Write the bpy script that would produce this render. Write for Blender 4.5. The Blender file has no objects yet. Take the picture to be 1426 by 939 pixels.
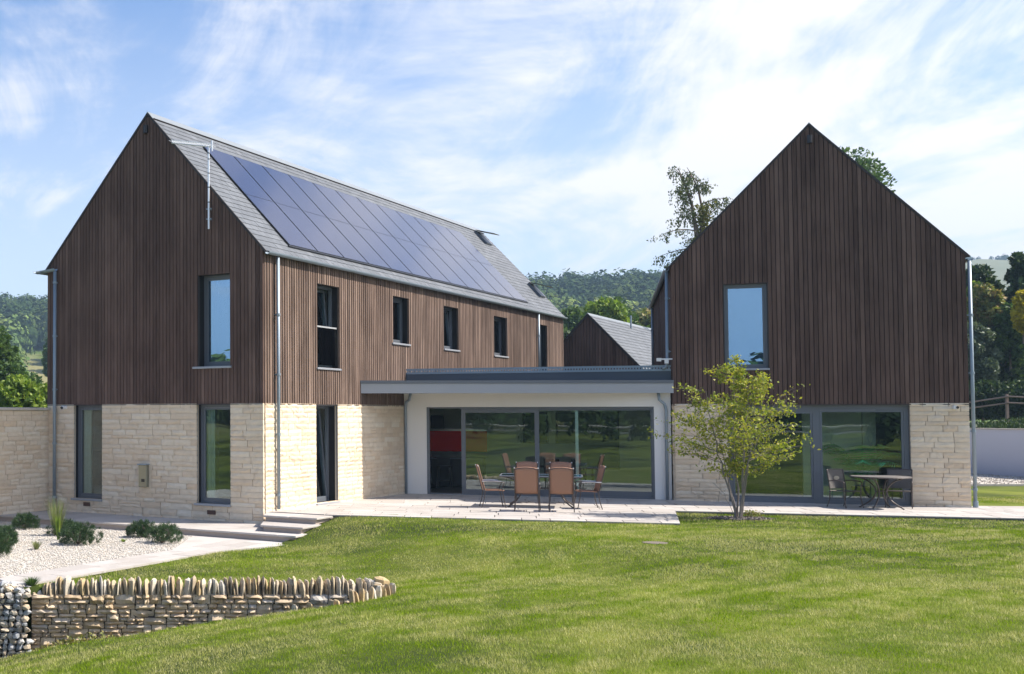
import bpy, bmesh, math, random
import numpy as np
from mathutils import Vector, Matrix
random.seed(7); RNG = np.random.default_rng(11)
SC = bpy.context.scene; COL = SC.collection
PI = math.pi; rad = math.radians

# ------------------------------------------------------------------ camera, sky, sun, exposure
cam = bpy.data.objects.new('camera', bpy.data.cameras.new('camera')); COL.objects.link(cam)
cam.location = (0, 0, 2.3); cam.rotation_euler = (PI/2 + 0.0373, 0, 0)
cam.data.sensor_width = 36; cam.data.lens = 36*1621.53/1426
cam.data.shift_x = 0.35163; cam.data.shift_y = 0.03375
cam.data.clip_start = .1; cam.data.clip_end = 6000
SC.camera = cam
SUN_AZ, SUN_EL = rad(-4.5), rad(48)
SC.view_settings.view_transform = 'Standard'; SC.view_settings.look = 'None'
SC.view_settings.gamma = 1.0; SC.view_settings.exposure = 1.58
sl = bpy.data.lights.new('sun', 'SUN'); sl.energy = 2.95; sl.angle = rad(.6); sl.color = (1, .93, .83)
sun = bpy.data.objects.new('sun', sl); COL.objects.link(sun)
sdir = Vector((math.cos(SUN_EL)*math.cos(SUN_AZ), math.cos(SUN_EL)*math.sin(SUN_AZ), math.sin(SUN_EL)))
sun.rotation_euler = sdir.to_track_quat('Z', 'Y').to_euler(); sun.location = (30, 0, 40)

world = bpy.data.worlds.new('World'); SC.world = world; world.use_nodes = True
def sky_world():
    nt = world.node_tree; N = nt.nodes; Lk = nt.links; N.clear()
    out = N.new('ShaderNodeOutputWorld'); bg = N.new('ShaderNodeBackground'); bg.inputs[1].default_value = .075
    sky = N.new('ShaderNodeTexSky'); sky.sky_type = 'NISHITA'; sky.sun_disc = False
    sky.sun_elevation = SUN_EL; sky.sun_rotation = PI/2 - SUN_AZ
    sky.air_density = 1.0; sky.dust_density = .35; sky.ozone_density = 2.2; sky.altitude = 100
    tc = N.new('ShaderNodeTexCoord'); sp = N.new('ShaderNodeSeparateXYZ'); Lk.new(tc.outputs['Generated'], sp.inputs[0])
    def M(op, a, b=None, c=None):
        n = N.new('ShaderNodeMath'); n.operation = op
        for i, x in enumerate((a, b, c)):
            if x is None: continue
            if isinstance(x, (int, float)): n.inputs[i].default_value = x
            else: Lk.new(x, n.inputs[i])
        return n.outputs[0]
    zz = M('ADD', M('MAXIMUM', sp.outputs[2], 0.0), .16)
    px = M('DIVIDE', sp.outputs[0], zz); py = M('DIVIDE', sp.outputs[1], zz)
    cb = N.new('ShaderNodeCombineXYZ'); Lk.new(px, cb.inputs[0]); Lk.new(py, cb.inputs[1])
    def noise(scale, detail, rough, dist, mapscale, rot, loc):
        mp = N.new('ShaderNodeMapping'); mp.inputs['Scale'].default_value = mapscale; mp.inputs['Rotation'].default_value = (0, 0, rot)
        mp.inputs['Location'].default_value = loc
        Lk.new(cb.outputs[0], mp.inputs[0]); n = N.new('ShaderNodeTexNoise'); n.inputs['Scale'].default_value = scale
        n.inputs['Detail'].default_value = detail; n.inputs['Roughness'].default_value = rough; n.inputs['Distortion'].default_value = dist
        Lk.new(mp.outputs[0], n.inputs['Vector']); return n.outputs[0]
    n1 = noise(.8, 10, .60, 1.3, (1, .6, 1), rad(-25), (3.1, 1.7, 0))
    n2 = noise(2.1, 10, .68, 1.6, (1, .38, 1), rad(-50), (5.3, .4, 0))
    n3 = noise(.34, 3, .5, .3, (1, 1, 1), 0, (7.7, 2.2, 0))
    # the cloud bank thickens towards the right-hand (eastern) side
    bank = M('MULTIPLY', M('SUBTRACT', px, .35), .16)
    s = M('ADD', M('ADD', M('MULTIPLY', n1, .62), M('MULTIPLY', n2, .34)), M('ADD', M('MULTIPLY', n3, .38), M('MINIMUM', M('MAXIMUM', bank, -.06), .06)))
    r = N.new('ShaderNodeMapRange'); r.interpolation_type = 'SMOOTHSTEP'; Lk.new(s, r.inputs[0])
    r.inputs[1].default_value = .615; r.inputs[2].default_value = .785; r.inputs[3].default_value = 0; r.inputs[4].default_value = 1
    low = N.new('ShaderNodeMapRange'); Lk.new(sp.outputs[2], low.inputs[0]); low.inputs[1].default_value = -.02; low.inputs[2].default_value = .34
    low.inputs[3].default_value = .66; low.inputs[4].default_value = 0.0
    fac = M('MINIMUM', M('ADD', M('MULTIPLY', r.outputs[0], .86), low.outputs[0]), .97)
    mx = N.new('ShaderNodeMix'); mx.data_type = 'RGBA'; Lk.new(fac, mx.inputs[0]); 
    tint = N.new('ShaderNodeMix'); tint.data_type = 'RGBA'; tint.blend_type = 'MULTIPLY'; tint.inputs[0].default_value = 1; Lk.new(sky.outputs[0], tint.inputs[6]); tint.inputs[7].default_value = (.71, .76, .88, 1); Lk.new(tint.outputs[2], mx.inputs[6])
    # thin cloud glows round the sun (forward scattering)
    vd = N.new('ShaderNodeVectorMath'); vd.operation = 'DOT_PRODUCT'; Lk.new(tc.outputs['Generated'], vd.inputs[0]); vd.inputs[1].default_value = tuple(sdir)
    glow = M('ADD', 1.0, M('MULTIPLY', M('POWER', M('MAXIMUM', vd.outputs['Value'], 0.0), 4.0), 1.6))
    cm = N.new('ShaderNodeVectorMath'); cm.operation = 'SCALE'; cm.inputs[0].default_value = (5.45, 5.2, 5.1); Lk.new(glow, cm.inputs['Scale']); Lk.new(cm.outputs[0], mx.inputs[7])
    Lk.new(mx.outputs[2], bg.inputs[0]); Lk.new(bg.outputs[0], out.inputs[0])
sky_world()

# ------------------------------------------------------------------ node helper and materials
class NT:
    def __init__(s, name):
        m = bpy.data.materials.new(name); m.use_nodes = True; s.m = m; s.t = m.node_tree; s.N = s.t.nodes; s.L = s.t.links
        s.N.clear(); s.out = s.N.new('ShaderNodeOutputMaterial'); s.p = s.N.new('ShaderNodeBsdfPrincipled'); s.L.new(s.p.outputs[0], s.out.inputs[0])
    def n(s, t): return s.N.new(t)
    def set(s, inp, v):
        if hasattr(v, 'is_linked') or hasattr(v, 'links'): s.L.new(v, inp)
        else: inp.default_value = v
    def coord(s, kind='Object', scale=(1, 1, 1), rot=(0, 0, 0)):
        if kind == 'World':
            g = s.n('ShaderNodeNewGeometry'); o = g.outputs['Position']
        else:
            g = s.n('ShaderNodeTexCoord'); o = g.outputs[kind]
        mp = s.n('ShaderNodeMapping'); mp.inputs['Scale'].default_value = scale; mp.inputs['Rotation'].default_value = rot
        s.L.new(o, mp.inputs[0]); return mp.outputs[0]
    def noise(s, vec, scale, detail=4, rough=.55, dist=0, out=0):
        n = s.n('ShaderNodeTexNoise'); s.L.new(vec, n.inputs['Vector']); n.inputs['Scale'].default_value = scale
        n.inputs['Detail'].default_value = detail; n.inputs['Roughness'].default_value = rough; n.inputs['Distortion'].default_value = dist
        return n.outputs[out]
    def ramp(s, fac, stops, interp='LINEAR'):
        r = s.n('ShaderNodeValToRGB'); s.L.new(fac, r.inputs[0]); e = r.color_ramp; e.interpolation = interp
        while len(e.elements) < len(stops): e.elements.new(.5)
        for i, (p, c) in enumerate(stops):
            e.elements[i].position = p; e.elements[i].color = (c[0], c[1], c[2], 1) if hasattr(c, '__len__') else (c, c, c, 1)
        return r.outputs[0]
    def mix(s, fac, a, b, mode='MIX'):
        n = s.n('ShaderNodeMix'); n.data_type = 'RGBA'; n.blend_type = mode
        for i, v in ((0, fac), (6, a), (7, b)):
            if isinstance(v, (tuple, list)): v = tuple(v) + (1,) if len(v) == 3 else v
            s.set(n.inputs[i], v)
        return n.outputs[2]
    def math(s, op, a, b=0.0):
        n = s.n('ShaderNodeMath'); n.operation = op; s.set(n.inputs[0], a); s.set(n.inputs[1], b); return n.outputs[0]
    def bump(s, h, strength=.3, dist=.01):
        b = s.n('ShaderNodeBump'); s.L.new(h, b.inputs['Height']); b.inputs['Strength'].default_value = strength; b.inputs['Distance'].default_value = dist
        s.L.new(b.outputs[0], s.p.inputs['Normal'])
    def base(s, c): s.set(s.p.inputs['Base Color'], (c + (1,)) if isinstance(c, tuple) and len(c) == 3 else c)
    def rough(s, v): s.set(s.p.inputs['Roughness'], v)
    def orand(s): return s.n('ShaderNodeObjectInfo').outputs['Random']
    def island(s): return s.n('ShaderNodeNewGeometry').outputs['Random Per Island']

def simple(name, c, rough=.5, metal=0, spec=.5, var=.0, vscale=3):
    t = NT(name); t.rough(rough); t.p.inputs['Metallic'].default_value = metal; t.p.inputs['Specular IOR Level'].default_value = spec
    if var:
        v = t.noise(t.coord('World'), vscale, 5, .6)
        t.base(t.mix(t.math('MULTIPLY', v, 1.0), tuple(x*(1-var) for x in c), tuple(min(1, x*(1+var)) for x in c)))
    else: t.base(c)
    return t.m

def mat_wood(name, dark, mid, light, isl=False):
    t = NT(name); r = t.island() if isl else t.orand()
    base = t.ramp(r, [(0, dark), (.25, mid), (.72, tuple(x*1.12 for x in mid)), (1, light)])
    st = t.noise(t.coord('World', (26, 26, 1.1)), 1.6, 6, .62)
    pt = t.noise(t.coord('World', (1.2, 1.2, .45)), 1.3, 4, .6)
    c = t.mix(t.ramp(st, [(.3, .0), (.75, .75)]), base, light)
    c = t.mix(t.ramp(pt, [(.38, .0), (.7, .55)]), c, dark)
    t.base(c); t.rough(.8); t.p.inputs['Specular IOR Level'].default_value = .25; t.bump(st, .35, .004); return t.m

def mat_stone(name, cols, scale=7, bump=.5, isl=False, rough=.9, bdist=.02, stain=(.50, .40, .29), stn=.3):
    t = NT(name); r = t.island() if isl else t.orand()
    k = len(cols)-1; base = t.ramp(r, [(i/k, c) for i, c in enumerate(cols)])
    w = t.coord('World'); a = t.noise(w, scale, 8, .65); b = t.noise(w, scale*.33, 4, .55, .6)
    c = t.mix(t.ramp(a, [(.3, 0.0), (.7, .28)]), base, tuple(x*.72 for x in cols[0]))
    c = t.mix(t.ramp(b, [(.52, 0.0), (.75, stn)]), c, stain)
    t.base(c); t.rough(rough); t.p.inputs['Specular IOR Level'].default_value = .2; t.bump(a, bump, bdist); return t.m

def mat_leaf(name, cols, trans=.25):
    t = NT(name); r = t.island(); k = len(cols)-1
    c = t.ramp(r, [(i/k, x) for i, x in enumerate(cols)])
    cl = t.noise(t.coord('World'), 1.1, 3, .6); c = t.mix(t.ramp(cl, [(.35, 0.0), (.7, .45)]), c, cols[0])
    t.base(c); t.rough(.55); t.p.inputs['Specular IOR Level'].default_value = .35
    tr = t.n('ShaderNodeBsdfTranslucent'); t.L.new(t.mix(1.0, c, (1.25, 1.3, .7), 'MULTIPLY'), tr.inputs[0])
    mx = t.n('ShaderNodeMixShader'); mx.inputs[0].default_value = trans; t.L.new(t.p.outputs[0], mx.inputs[1]); t.L.new(tr.outputs[0], mx.inputs[2])
    t.L.new(mx.outputs[0], t.out.inputs[0]); return t.m

def mat_glass(name, tint=(.72, .8, .78), refl=.3, gcol=(.86, .94, 1, 1)):
    t = NT(name); t.N.remove(t.p)
    tr = t.n('ShaderNodeBsdfTransparent'); tr.inputs[0].default_value = tint + (1,)
    gl = t.n('ShaderNodeBsdfGlossy'); gl.inputs['Roughness'].default_value = .004; gl.inputs[0].default_value = gcol
    wv = t.noise(t.coord('World'), 1.1, 1, .4); b = t.n('ShaderNodeBump'); b.inputs['Strength'].default_value = .12; b.inputs['Distance'].default_value = .012
    t.L.new(wv, b.inputs['Height']); t.L.new(b.outputs[0], gl.inputs['Normal'])
    fr = t.n('ShaderNodeFresnel'); fr.inputs[0].default_value = 1.5
    fac = t.math('MINIMUM', t.math('ADD', t.math('MULTIPLY', fr.outputs[0], 1.2), refl), 1.0)
    mx = t.n('ShaderNodeMixShader'); t.L.new(fac, mx.inputs[0]); t.L.new(tr.outputs[0], mx.inputs[1]); t.L.new(gl.outputs[0], mx.inputs[2])
    t.L.new(mx.outputs[0], t.out.inputs[0]); return t.m

W_D, W_M, W_L = (.048, .025, .018), (.102, .060, .046), (.19, .122, .096)
MT = {}
MT['wood'] = mat_wood('thermo_timber', W_D, W_M, W_L)
MT['wood_sun'] = mat_wood('sunlit_timber', (.056, .034, .025), (.125, .082, .063), (.30, .215, .170))  # same timber coloured lighter, putting the sunlight on the long wall into its colour
MT['wood_isl'] = mat_wood('thermo_timber_joined', W_D, W_M, W_L, True)
MT['membrane'] = simple('black_membrane', (.012, .010, .010), .9)
LIME = [(.70, .56, .41), (.78, .65, .49), (.81, .70, .55), (.74, .58, .41), (.82, .73, .59)]
MT['lime'] = mat_stone('limestone', LIME, 8, .7)
MT['lime_isl'] = mat_stone('limestone_joined', LIME, 8, .7, True)
MT['mortar'] = simple('lime_mortar', (.57, .48, .375), .95, var=.1)
MT['cap'] = simple('cap_stone', (.55, .50, .45), .85, var=.12, vscale=6)
PAVE = [(.42, .385, .355), (.51, .475, .445), (.46, .42, .385), (.55, .52, .49)]
MT['pave'] = mat_stone('pale_paving', PAVE, 3, .12, rough=.8, bdist=.004, stain=(.30, .265, .23), stn=.5)
MT['pave_bed'] = simple('paving_joint', (.10, .09, .08), .95)
MT['drain'] = simple('drain_concrete', (.17, .14, .11), .95, var=.3, vscale=20)
MT['riser'] = simple('step_riser', (.45, .37, .32), .9, var=.15, vscale=8)
DRY = [(.48, .36, .23), (.68, .53, .36), (.60, .48, .35), (.74, .59, .41), (.42, .33, .25), (.64, .47, .28), (.52, .48, .43)]
MT['dry'] = mat_stone('dry_stone', DRY, 14, .9, bdist=.015, stain=(.12, .10, .08), stn=.5)
COPE = [(.46, .36, .22), (.58, .53, .44), (.34, .26, .17), (.50, .37, .20), (.62, .58, .52), (.30, .24, .17), (.54, .44, .30)]
MT['cope'] = mat_stone('cope_stone', COPE, 12, .9, bdist=.015, stain=(.24, .17, .10), stn=.5)
GAB = [(.52, .42, .29), (.62, .55, .44), (.28, .31, .35), (.44, .46, .48), (.60, .48, .34), (.34, .37, .41), (.66, .62, .56)]
MT['gab'] = mat_stone('gabion_rubble', GAB, 12, .8, bdist=.015)
MT['soil'] = simple('dark_soil', (.05, .04, .03), .95, var=.3)
MT['gravel'] = mat_stone('gravel_pebble', [(.47, .42, .36), (.58, .55, .50), (.52, .45, .37), (.66, .64, .60), (.36, .33, .30)], 12, .2, True)
MT['gravel_bed'] = simple('gravel_bed', (.50, .46, .41), .95, var=.3, vscale=40)
MT['slate'] = mat_stone('slate', [(.115, .125, .14), (.145, .155, .172), (.13, .14, .155), (.17, .18, .198)], 5, .15, rough=.55, bdist=.003, stain=(.27, .29, .32), stn=.3)
MT['slate_isl'] = mat_stone('slate_joined', [(.115, .125, .14), (.145, .155, .172), (.13, .14, .155), (.17, .18, .198)], 5, .15, True, rough=.55, bdist=.003, stain=(.27, .29, .32), stn=.3)
MT['galv'] = simple('galvanised_steel', (.27, .33, .385), .5, .35, var=.12, vscale=5)
MT['ridge'] = simple('ridge_metal', (.20, .225, .25), .5, .3, var=.1)
MT['grey_metal'] = simple('grey_powder_coat', (.135, .15, .175), .4, .1)
MT['fascia'] = simple('fascia_grey', (.36, .375, .41), .38, .2, var=.06)
MT['upstand'] = simple('upstand_dark', (.075, .09, .115), .5, .2)
MT['trim'] = simple('brown_trim', (.035, .027, .025), .6)
MT['render'] = simple('pale_render', (.84, .82, .79), .9, var=.03, vscale=60)
MT['render_blue'] = simple('garden_wall_render', (.60, .62, .70), .9, var=.05, vscale=30)
MT['glass'] = mat_glass('window_glass', (.84, .91, .88), .06)
MT['glass_hi'] = mat_glass('coated_window_glass', (.50, .56, .58), .40, (.52, .76, 1, 1))
MT['plaster'] = simple('interior_plaster', (.80, .80, .77), .9)
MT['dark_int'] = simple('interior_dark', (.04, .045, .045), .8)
MT['floor_int'] = simple('interior_floor', (.22, .19, .16), .35)
MT['curtain'] = simple('curtain_cloth', (.62, .66, .62), .9)
MT['red'] = simple('red_splashback', (.95, .02, .006), .6, spec=.1)
MT['black'] = simple('black_satin', (.012, .012, .014), .35)
MT['steel'] = simple('brushed_steel', (.55, .53, .50), .3, .9)
MT['steel_box'] = simple('steel_box', (.26, .26, .20), .35, .5)
MT['white'] = simple('white_plastic', (.75, .75, .74), .5)
MT['alu'] = simple('bright_aluminium', (.80, .82, .84), .35, .6)
MT['brick'] = simple('vent_brick', (.10, .055, .04), .9)
MT['bark'] = simple('bark', (.16, .12, .09), .9, var=.3, vscale=12)
MT['bark_pale'] = simple('pale_bark', (.22, .19, .17), .85, var=.3, vscale=14)
MT['frame_brown'] = simple('bronze_frame', (.085, .07, .065), .4, .4)
def m_rattan(name, a, b, sc):
    t = NT(name); w = t.coord('Object', (sc, sc, sc)); n = t.n('ShaderNodeTexWave'); n.wave_type = 'BANDS'; n.bands_direction = 'Z'; n.inputs['Scale'].default_value = 1.0
    n.inputs['Distortion'].default_value = 1.2; t.L.new(w, n.inputs['Vector']); v = t.noise(w, 2.5, 3)
    c = t.mix(n.outputs[1], a, b); t.base(t.mix(t.ramp(v, [(.3, 0.0), (.8, .6)]), c, a)); t.rough(.6); t.bump(n.outputs[1], .6, .004); return t.m
MT['rattan'] = m_rattan('tan_weave', (.27, .125, .07), (.50, .28, .185), 26)
MT['mesh_grey'] = m_rattan('taupe_weave', (.07, .06, .055), (.20, .18, .165), 30)
MT['wire'] = simple('gabion_wire', (.25, .27, .28), .4, .8)
MT['rail'] = simple('weathered_rail', (.27, .20, .16), .85, var=.2, vscale=8)
MT['leaf_tree'] = mat_leaf('garden_tree_leaf', [(.13, .18, .018), (.27, .32, .035), (.41, .43, .055), (.48, .40, .06)], .38)
MT['leaf_pine'] = mat_leaf('mugo_pine_needle', [(.018, .045, .018), (.04, .085, .028), (.075, .13, .04)], .12)
MT['leaf_dark'] = mat_leaf('dark_hedge_leaf', [(.016, .036, .014), (.045, .08, .024), (.085, .13, .038)], .2)
MT['leaf_mid'] = mat_leaf('mid_green_leaf', [(.04, .085, .022), (.08, .14, .035), (.13, .20, .05)], .25)
MT['leaf_lime'] = mat_leaf('lime_leaf', [(.10, .17, .025), (.20, .30, .04), (.30, .36, .05)], .3)
MT['leaf_olive'] = mat_leaf('olive_leaf', [(.09, .12, .03), (.22, .24, .06), (.33, .31, .10), (.34, .20, .08)], .25)
MT['leaf_gold'] = mat_leaf('golden_leaf', [(.30, .25, .01), (.50, .42, .02), (.60, .50, .03)], .3)
MT['leaf_grey'] = mat_leaf('grey_green_leaf', [(.07, .10, .06), (.14, .18, .11), (.20, .24, .16)], .2)
MT['leaf_conifer'] = mat_leaf('conifer_spray', [(.045, .065, .03), (.09, .12, .045), (.15, .17, .055)], .2)
MT['leaf_ivy'] = mat_leaf('ivy_yellow', [(.12, .13, .02), (.24, .22, .03)], .2)
def m_woodland(name='woodland_leaf', g=1.0, y=1.0):
    t = NT(name); w = t.coord('World', (1, 1, .8)); n = t.noise(w, .075, 2, .5); n2 = t.noise(w, .5, 3, .6)
    c = t.ramp(n, [(.32, (.020, .042, .020)), (.46, (.038, .070, .027)), (.56, (.066, .100, .033)), (.68, (.105, .130, .040))])
    c = t.mix(t.ramp(n2, [(.4, 0.0), (.7, .45)]), c, (.018, .034, .016)); c = t.mix(t.math('MULTIPLY', t.island(), .3), c, (.07, .10, .035)); c = t.mix(1.0, c, (g*y, g, g*.8), 'MULTIPLY')
    t.base(c); t.rough(.9); t.p.inputs['Specular IOR Level'].default_value = .05; return t.m
MT['wood_far'] = m_woodland(); MT['wood_near'] = m_woodland('hedgerow_leaf', 2.1, 1.1)
MT['palm'] = mat_leaf('palm_leaf', [(.04, .42, .16), (.08, .62, .24), (.3, .8, .42)], .3)
MT['reed'] = mat_leaf('fine_grass_leaf', [(.12, .17, .05), (.22, .26, .10), (.32, .30, .16)], .3)
def m_solar():
    t = NT('solar_glass'); w = t.coord('Object'); sp = t.n('ShaderNodeSeparateXYZ'); t.L.new(w, sp.inputs[0])
    n = t.noise(t.coord('World'), .5, 3); c = t.mix(n, (.022, .026, .060), (.036, .040, .085)); t.base(c); t.rough(.10)
    t.p.inputs['Specular IOR Level'].default_value = .65; t.p.inputs['Coat Weight'].default_value = .15; t.p.inputs['Coat Roughness'].default_value = .1
    return t.m
MT['solar'] = m_solar()
def m_ground():
    t = NT('lawn_ground'); w = t.coord('World')
    a = t.noise(w, .55, 5, .6); b = t.noise(w, 9, 5, .7); f = t.noise(w, .012, 4, .55)
    c = t.mix(t.ramp(a, [(.36, 0.0), (.62, 1.0)]), (.09, .135, .007), (.19, .22, .03))
    c = t.mix(t.ramp(b, [(.4, 0.0), (.75, .5)]), c, (.17, .16, .05))
    c = t.mix(t.ramp(t.noise(w, .11, 5, .65, .8), [(.36, 0.0), (.58, .9)]), c, (.022, .034, .010))
    # distance from the house decides pasture against mown lawn
    g = t.n('ShaderNodeNewGeometry'); ln = t.n('ShaderNodeVectorMath'); ln.operation = 'LENGTH'; t.L.new(g.outputs['Position'], ln.inputs[0])
    far = t.ramp(t.math('DIVIDE', ln.outputs['Value'], 1000.), [(.055, 0.0), (.08, 1.0)])
    p = t.mix(t.ramp(f, [(.42, 0.0), (.52, 1.0)]), (.085, .13, .03), (.23, .21, .09))
    hi = t.ramp(t.math('DIVIDE', ln.outputs['Value'], 1000.), [(.62, 0.0), (.72, 1.0)])
    p = t.mix(hi, p, t.mix(t.noise(w, .05, 5, .7), (.14, .155, .09), (.22, .22, .13)))
    t.base(t.mix(far, c, p)); t.rough(.95); t.p.inputs['Specular IOR Level'].default_value = .1; t.bump(b, .6, .02); return t.m
MT['ground'] = m_ground()
def m_blade():
    t = NT('grass_blade'); w = t.coord('World'); r = t.island()
    a = t.noise(t.coord('World', (1, 1, .3)), .6, 6, .62, .6); b = t.noise(t.coord('World', (1, 1, .3)), 3.4, 4, .62)
    green = t.ramp(r, [(0, (.115, .205, .006)), (.5, (.22, .335, .009)), (1, (.36, .46, .024))])
    straw = t.ramp(r, [(0, (.32, .35, .06)), (.6, (.54, .52, .17)), (1, (.76, .71, .38))])
    st = t.n('ShaderNodeTexWave'); st.inputs['Scale'].default_value = .42; st.inputs['Distortion'].default_value = 2.2; t.L.new(t.coord('World', (1, 1, 0), (0, 0, rad(64))), st.inputs['Vector'])
    k = t.math('ADD', t.math('ADD', t.math('MULTIPLY', a, .62), t.math('MULTIPLY', b, .35)), t.math('MULTIPLY', st.outputs[1], .055))
    c = t.mix(t.ramp(k, [(.45, 0.0), (.57, 1.0)]), green, straw)
    t.base(c); t.rough(.75); t.p.inputs['Specular IOR Level'].default_value = .05
    tr = t.n('ShaderNodeBsdfTranslucent'); t.L.new(c, tr.inputs[0]); mx = t.n('ShaderNodeMixShader'); mx.inputs[0].default_value = .35
    t.L.new(t.p.outputs[0], mx.inputs[1]); t.L.new(tr.outputs[0], mx.inputs[2]); t.L.new(mx.outputs[0], t.out.inputs[0]); return t.m
MT['blade'] = m_blade()

# ------------------------------------------------------------------ mesh helpers
def mesh_of(name, V, F, mat=None, smooth=False, fix=True):
    me = bpy.data.meshes.new(name); me.from_pydata([tuple(v) for v in V], [], F)
    if fix:
        bm = bmesh.new(); bm.from_mesh(me); bmesh.ops.recalc_face_normals(bm, faces=bm.faces); bm.to_mesh(me); bm.free()
    if mat: me.materials.append(MT[mat] if isinstance(mat, str) else mat)
    if smooth: me.polygons.foreach_set('use_smooth', [True]*len(me.polygons))
    return me
def link(name, me, parent=None, loc=None, label=None):
    o = bpy.data.objects.new(name, me); COL.objects.link(o)
    if parent: o.parent = parent
    if loc is not None: o.location = loc
    if label: o['label'] = label
    return o
def empty(name, loc=(0, 0, 0), rz=0):
    o = bpy.data.objects.new(name, None); COL.objects.link(o); o.location = loc; o.rotation_euler = (0, 0, rz); o.empty_display_size = .2; return o
def tag(o, label=None, cat=None, group=None, kind=None):
    if label: o['label'] = label
    if cat: o['category'] = cat
    if group: o['group'] = group
    if kind: o['kind'] = kind
    return o
class MB:
    def __init__(s, fn=None): s.V = []; s.F = []; s.fn = fn or (lambda a, b, c: (a, b, c))
    def add(s, V, F):
        k = len(s.V); s.V += [s.fn(*v) for v in V]; s.F += [tuple(i+k for i in f) for f in F]; return s
    def box(s, x0, x1, y0, y1, z0, z1):
        return s.add([(x0, y0, z0), (x1, y0, z0), (x1, y1, z0), (x0, y1, z0), (x0, y0, z1), (x1, y0, z1), (x1, y1, z1), (x0, y1, z1)],
                     [(0, 3, 2, 1), (4, 5, 6, 7), (0, 1, 5, 4), (1, 2, 6, 5), (2, 3, 7, 6), (3, 0, 4, 7)])
    def prism(s, poly, y0, y1):          # poly in (x,z), extruded along y
        n = len(poly); V = [(p[0], y0, p[1]) for p in poly] + [(p[0], y1, p[1]) for p in poly]
        return s.add(V, [tuple(range(n)), tuple(range(2*n-1, n-1, -1))] + [(i, (i+1) % n, n+(i+1) % n, n+i) for i in range(n)])
    def slab(s, poly, z0, z1):           # poly in (x,y)
        n = len(poly); V = [(p[0], p[1], z0) for p in poly] + [(p[0], p[1], z1) for p in poly]
        return s.add(V, [tuple(range(n)), tuple(range(2*n-1, n-1, -1))] + [(i, (i+1) % n, n+(i+1) % n, n+i) for i in range(n)])
    def tube(s, pts, r, n=8, caps=True):
        P = [Vector(p) for p in pts]; R = r if isinstance(r, (list, tuple)) else [r]*len(P); V = []; F = []
        prev = None
        for i, p in enumerate(P):
            d = (P[min(i+1, len(P)-1)] - P[max(i-1, 0)]).normalized()
            if prev is None: a = Vector((0, 0, 1)) if abs(d.z) < .9 else Vector((1, 0, 0)); x = d.cross(a).normalized()
            else: x = (prev - d*prev.dot(d)).normalized()
            prev = x; y = d.cross(x)
            for k in range(n):
                an = 2*PI*k/n; V.append(tuple(p + x*math.cos(an)*R[i] + y*math.sin(an)*R[i]))
        for i in range(len(P)-1):
            for k in range(n): F.append((i*n+k, i*n+(k+1) % n, (i+1)*n+(k+1) % n, (i+1)*n+k))
        if caps: F.append(tuple(range(n))[::-1]); F.append(tuple(range((len(P)-1)*n, len(P)*n)))
        return s.add(V, F)
    def obj(s, name, mat, parent=None, label=None, smooth=False, loc=None, fix=True):
        return link(name, mesh_of(name, s.V, s.F, mat, smooth, fix), parent, loc, label)
def bevel(o, w=.004, seg=1):
    bm = bmesh.new(); bm.from_mesh(o.data); bmesh.ops.bevel(bm, geom=bm.edges, offset=w, segments=seg, affect='EDGES'); bm.to_mesh(o.data); bm.free(); return o

def np_mesh(name, V, F, mat, parent=None, smooth=False):
    """V (n,3) float, F (m,k) int arrays"""
    me = bpy.data.meshes.new(name); k = F.shape[1]
    me.vertices.add(len(V)); me.vertices.foreach_set('co', V.astype(np.float32).ravel())
    me.loops.add(F.size); me.loops.foreach_set('vertex_index', F.astype(np.int32).ravel())
    me.polygons.add(len(F)); me.polygons.foreach_set('loop_start', np.arange(0, F.size, k, dtype=np.int32))
    me.polygons.foreach_set('loop_total', np.full(len(F), k, dtype=np.int32))
    if smooth: me.polygons.foreach_set('use_smooth', np.ones(len(F), dtype=bool))
    me.update(calc_edges=True); me.materials.append(MT[mat]); return link(name, me, parent)

# frames of the two wings and of the garden room
LO, LA = (2.6495, 27.82), -0.6309
RO, RA = (14.1484, 31.5637), -0.3712
MO, MA = (7.4407, 34.2656), -0.3675
def frame(O, A):
    c, s = math.cos(A), math.sin(A)
    return lambda u, v: (O[0]+c*u-s*v, O[1]+s*u+c*v)
def inv(O, A):
    c, s = math.cos(A), math.sin(A)
    return lambda x, y: ((x-O[0])*c+(y-O[1])*s, -(x-O[0])*s+(y-O[1])*c)
fL, fR, fM = frame(LO, LA), frame(RO, RA), frame(MO, MA); iL, iR = inv(LO, LA), inv(RO, RA)

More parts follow.
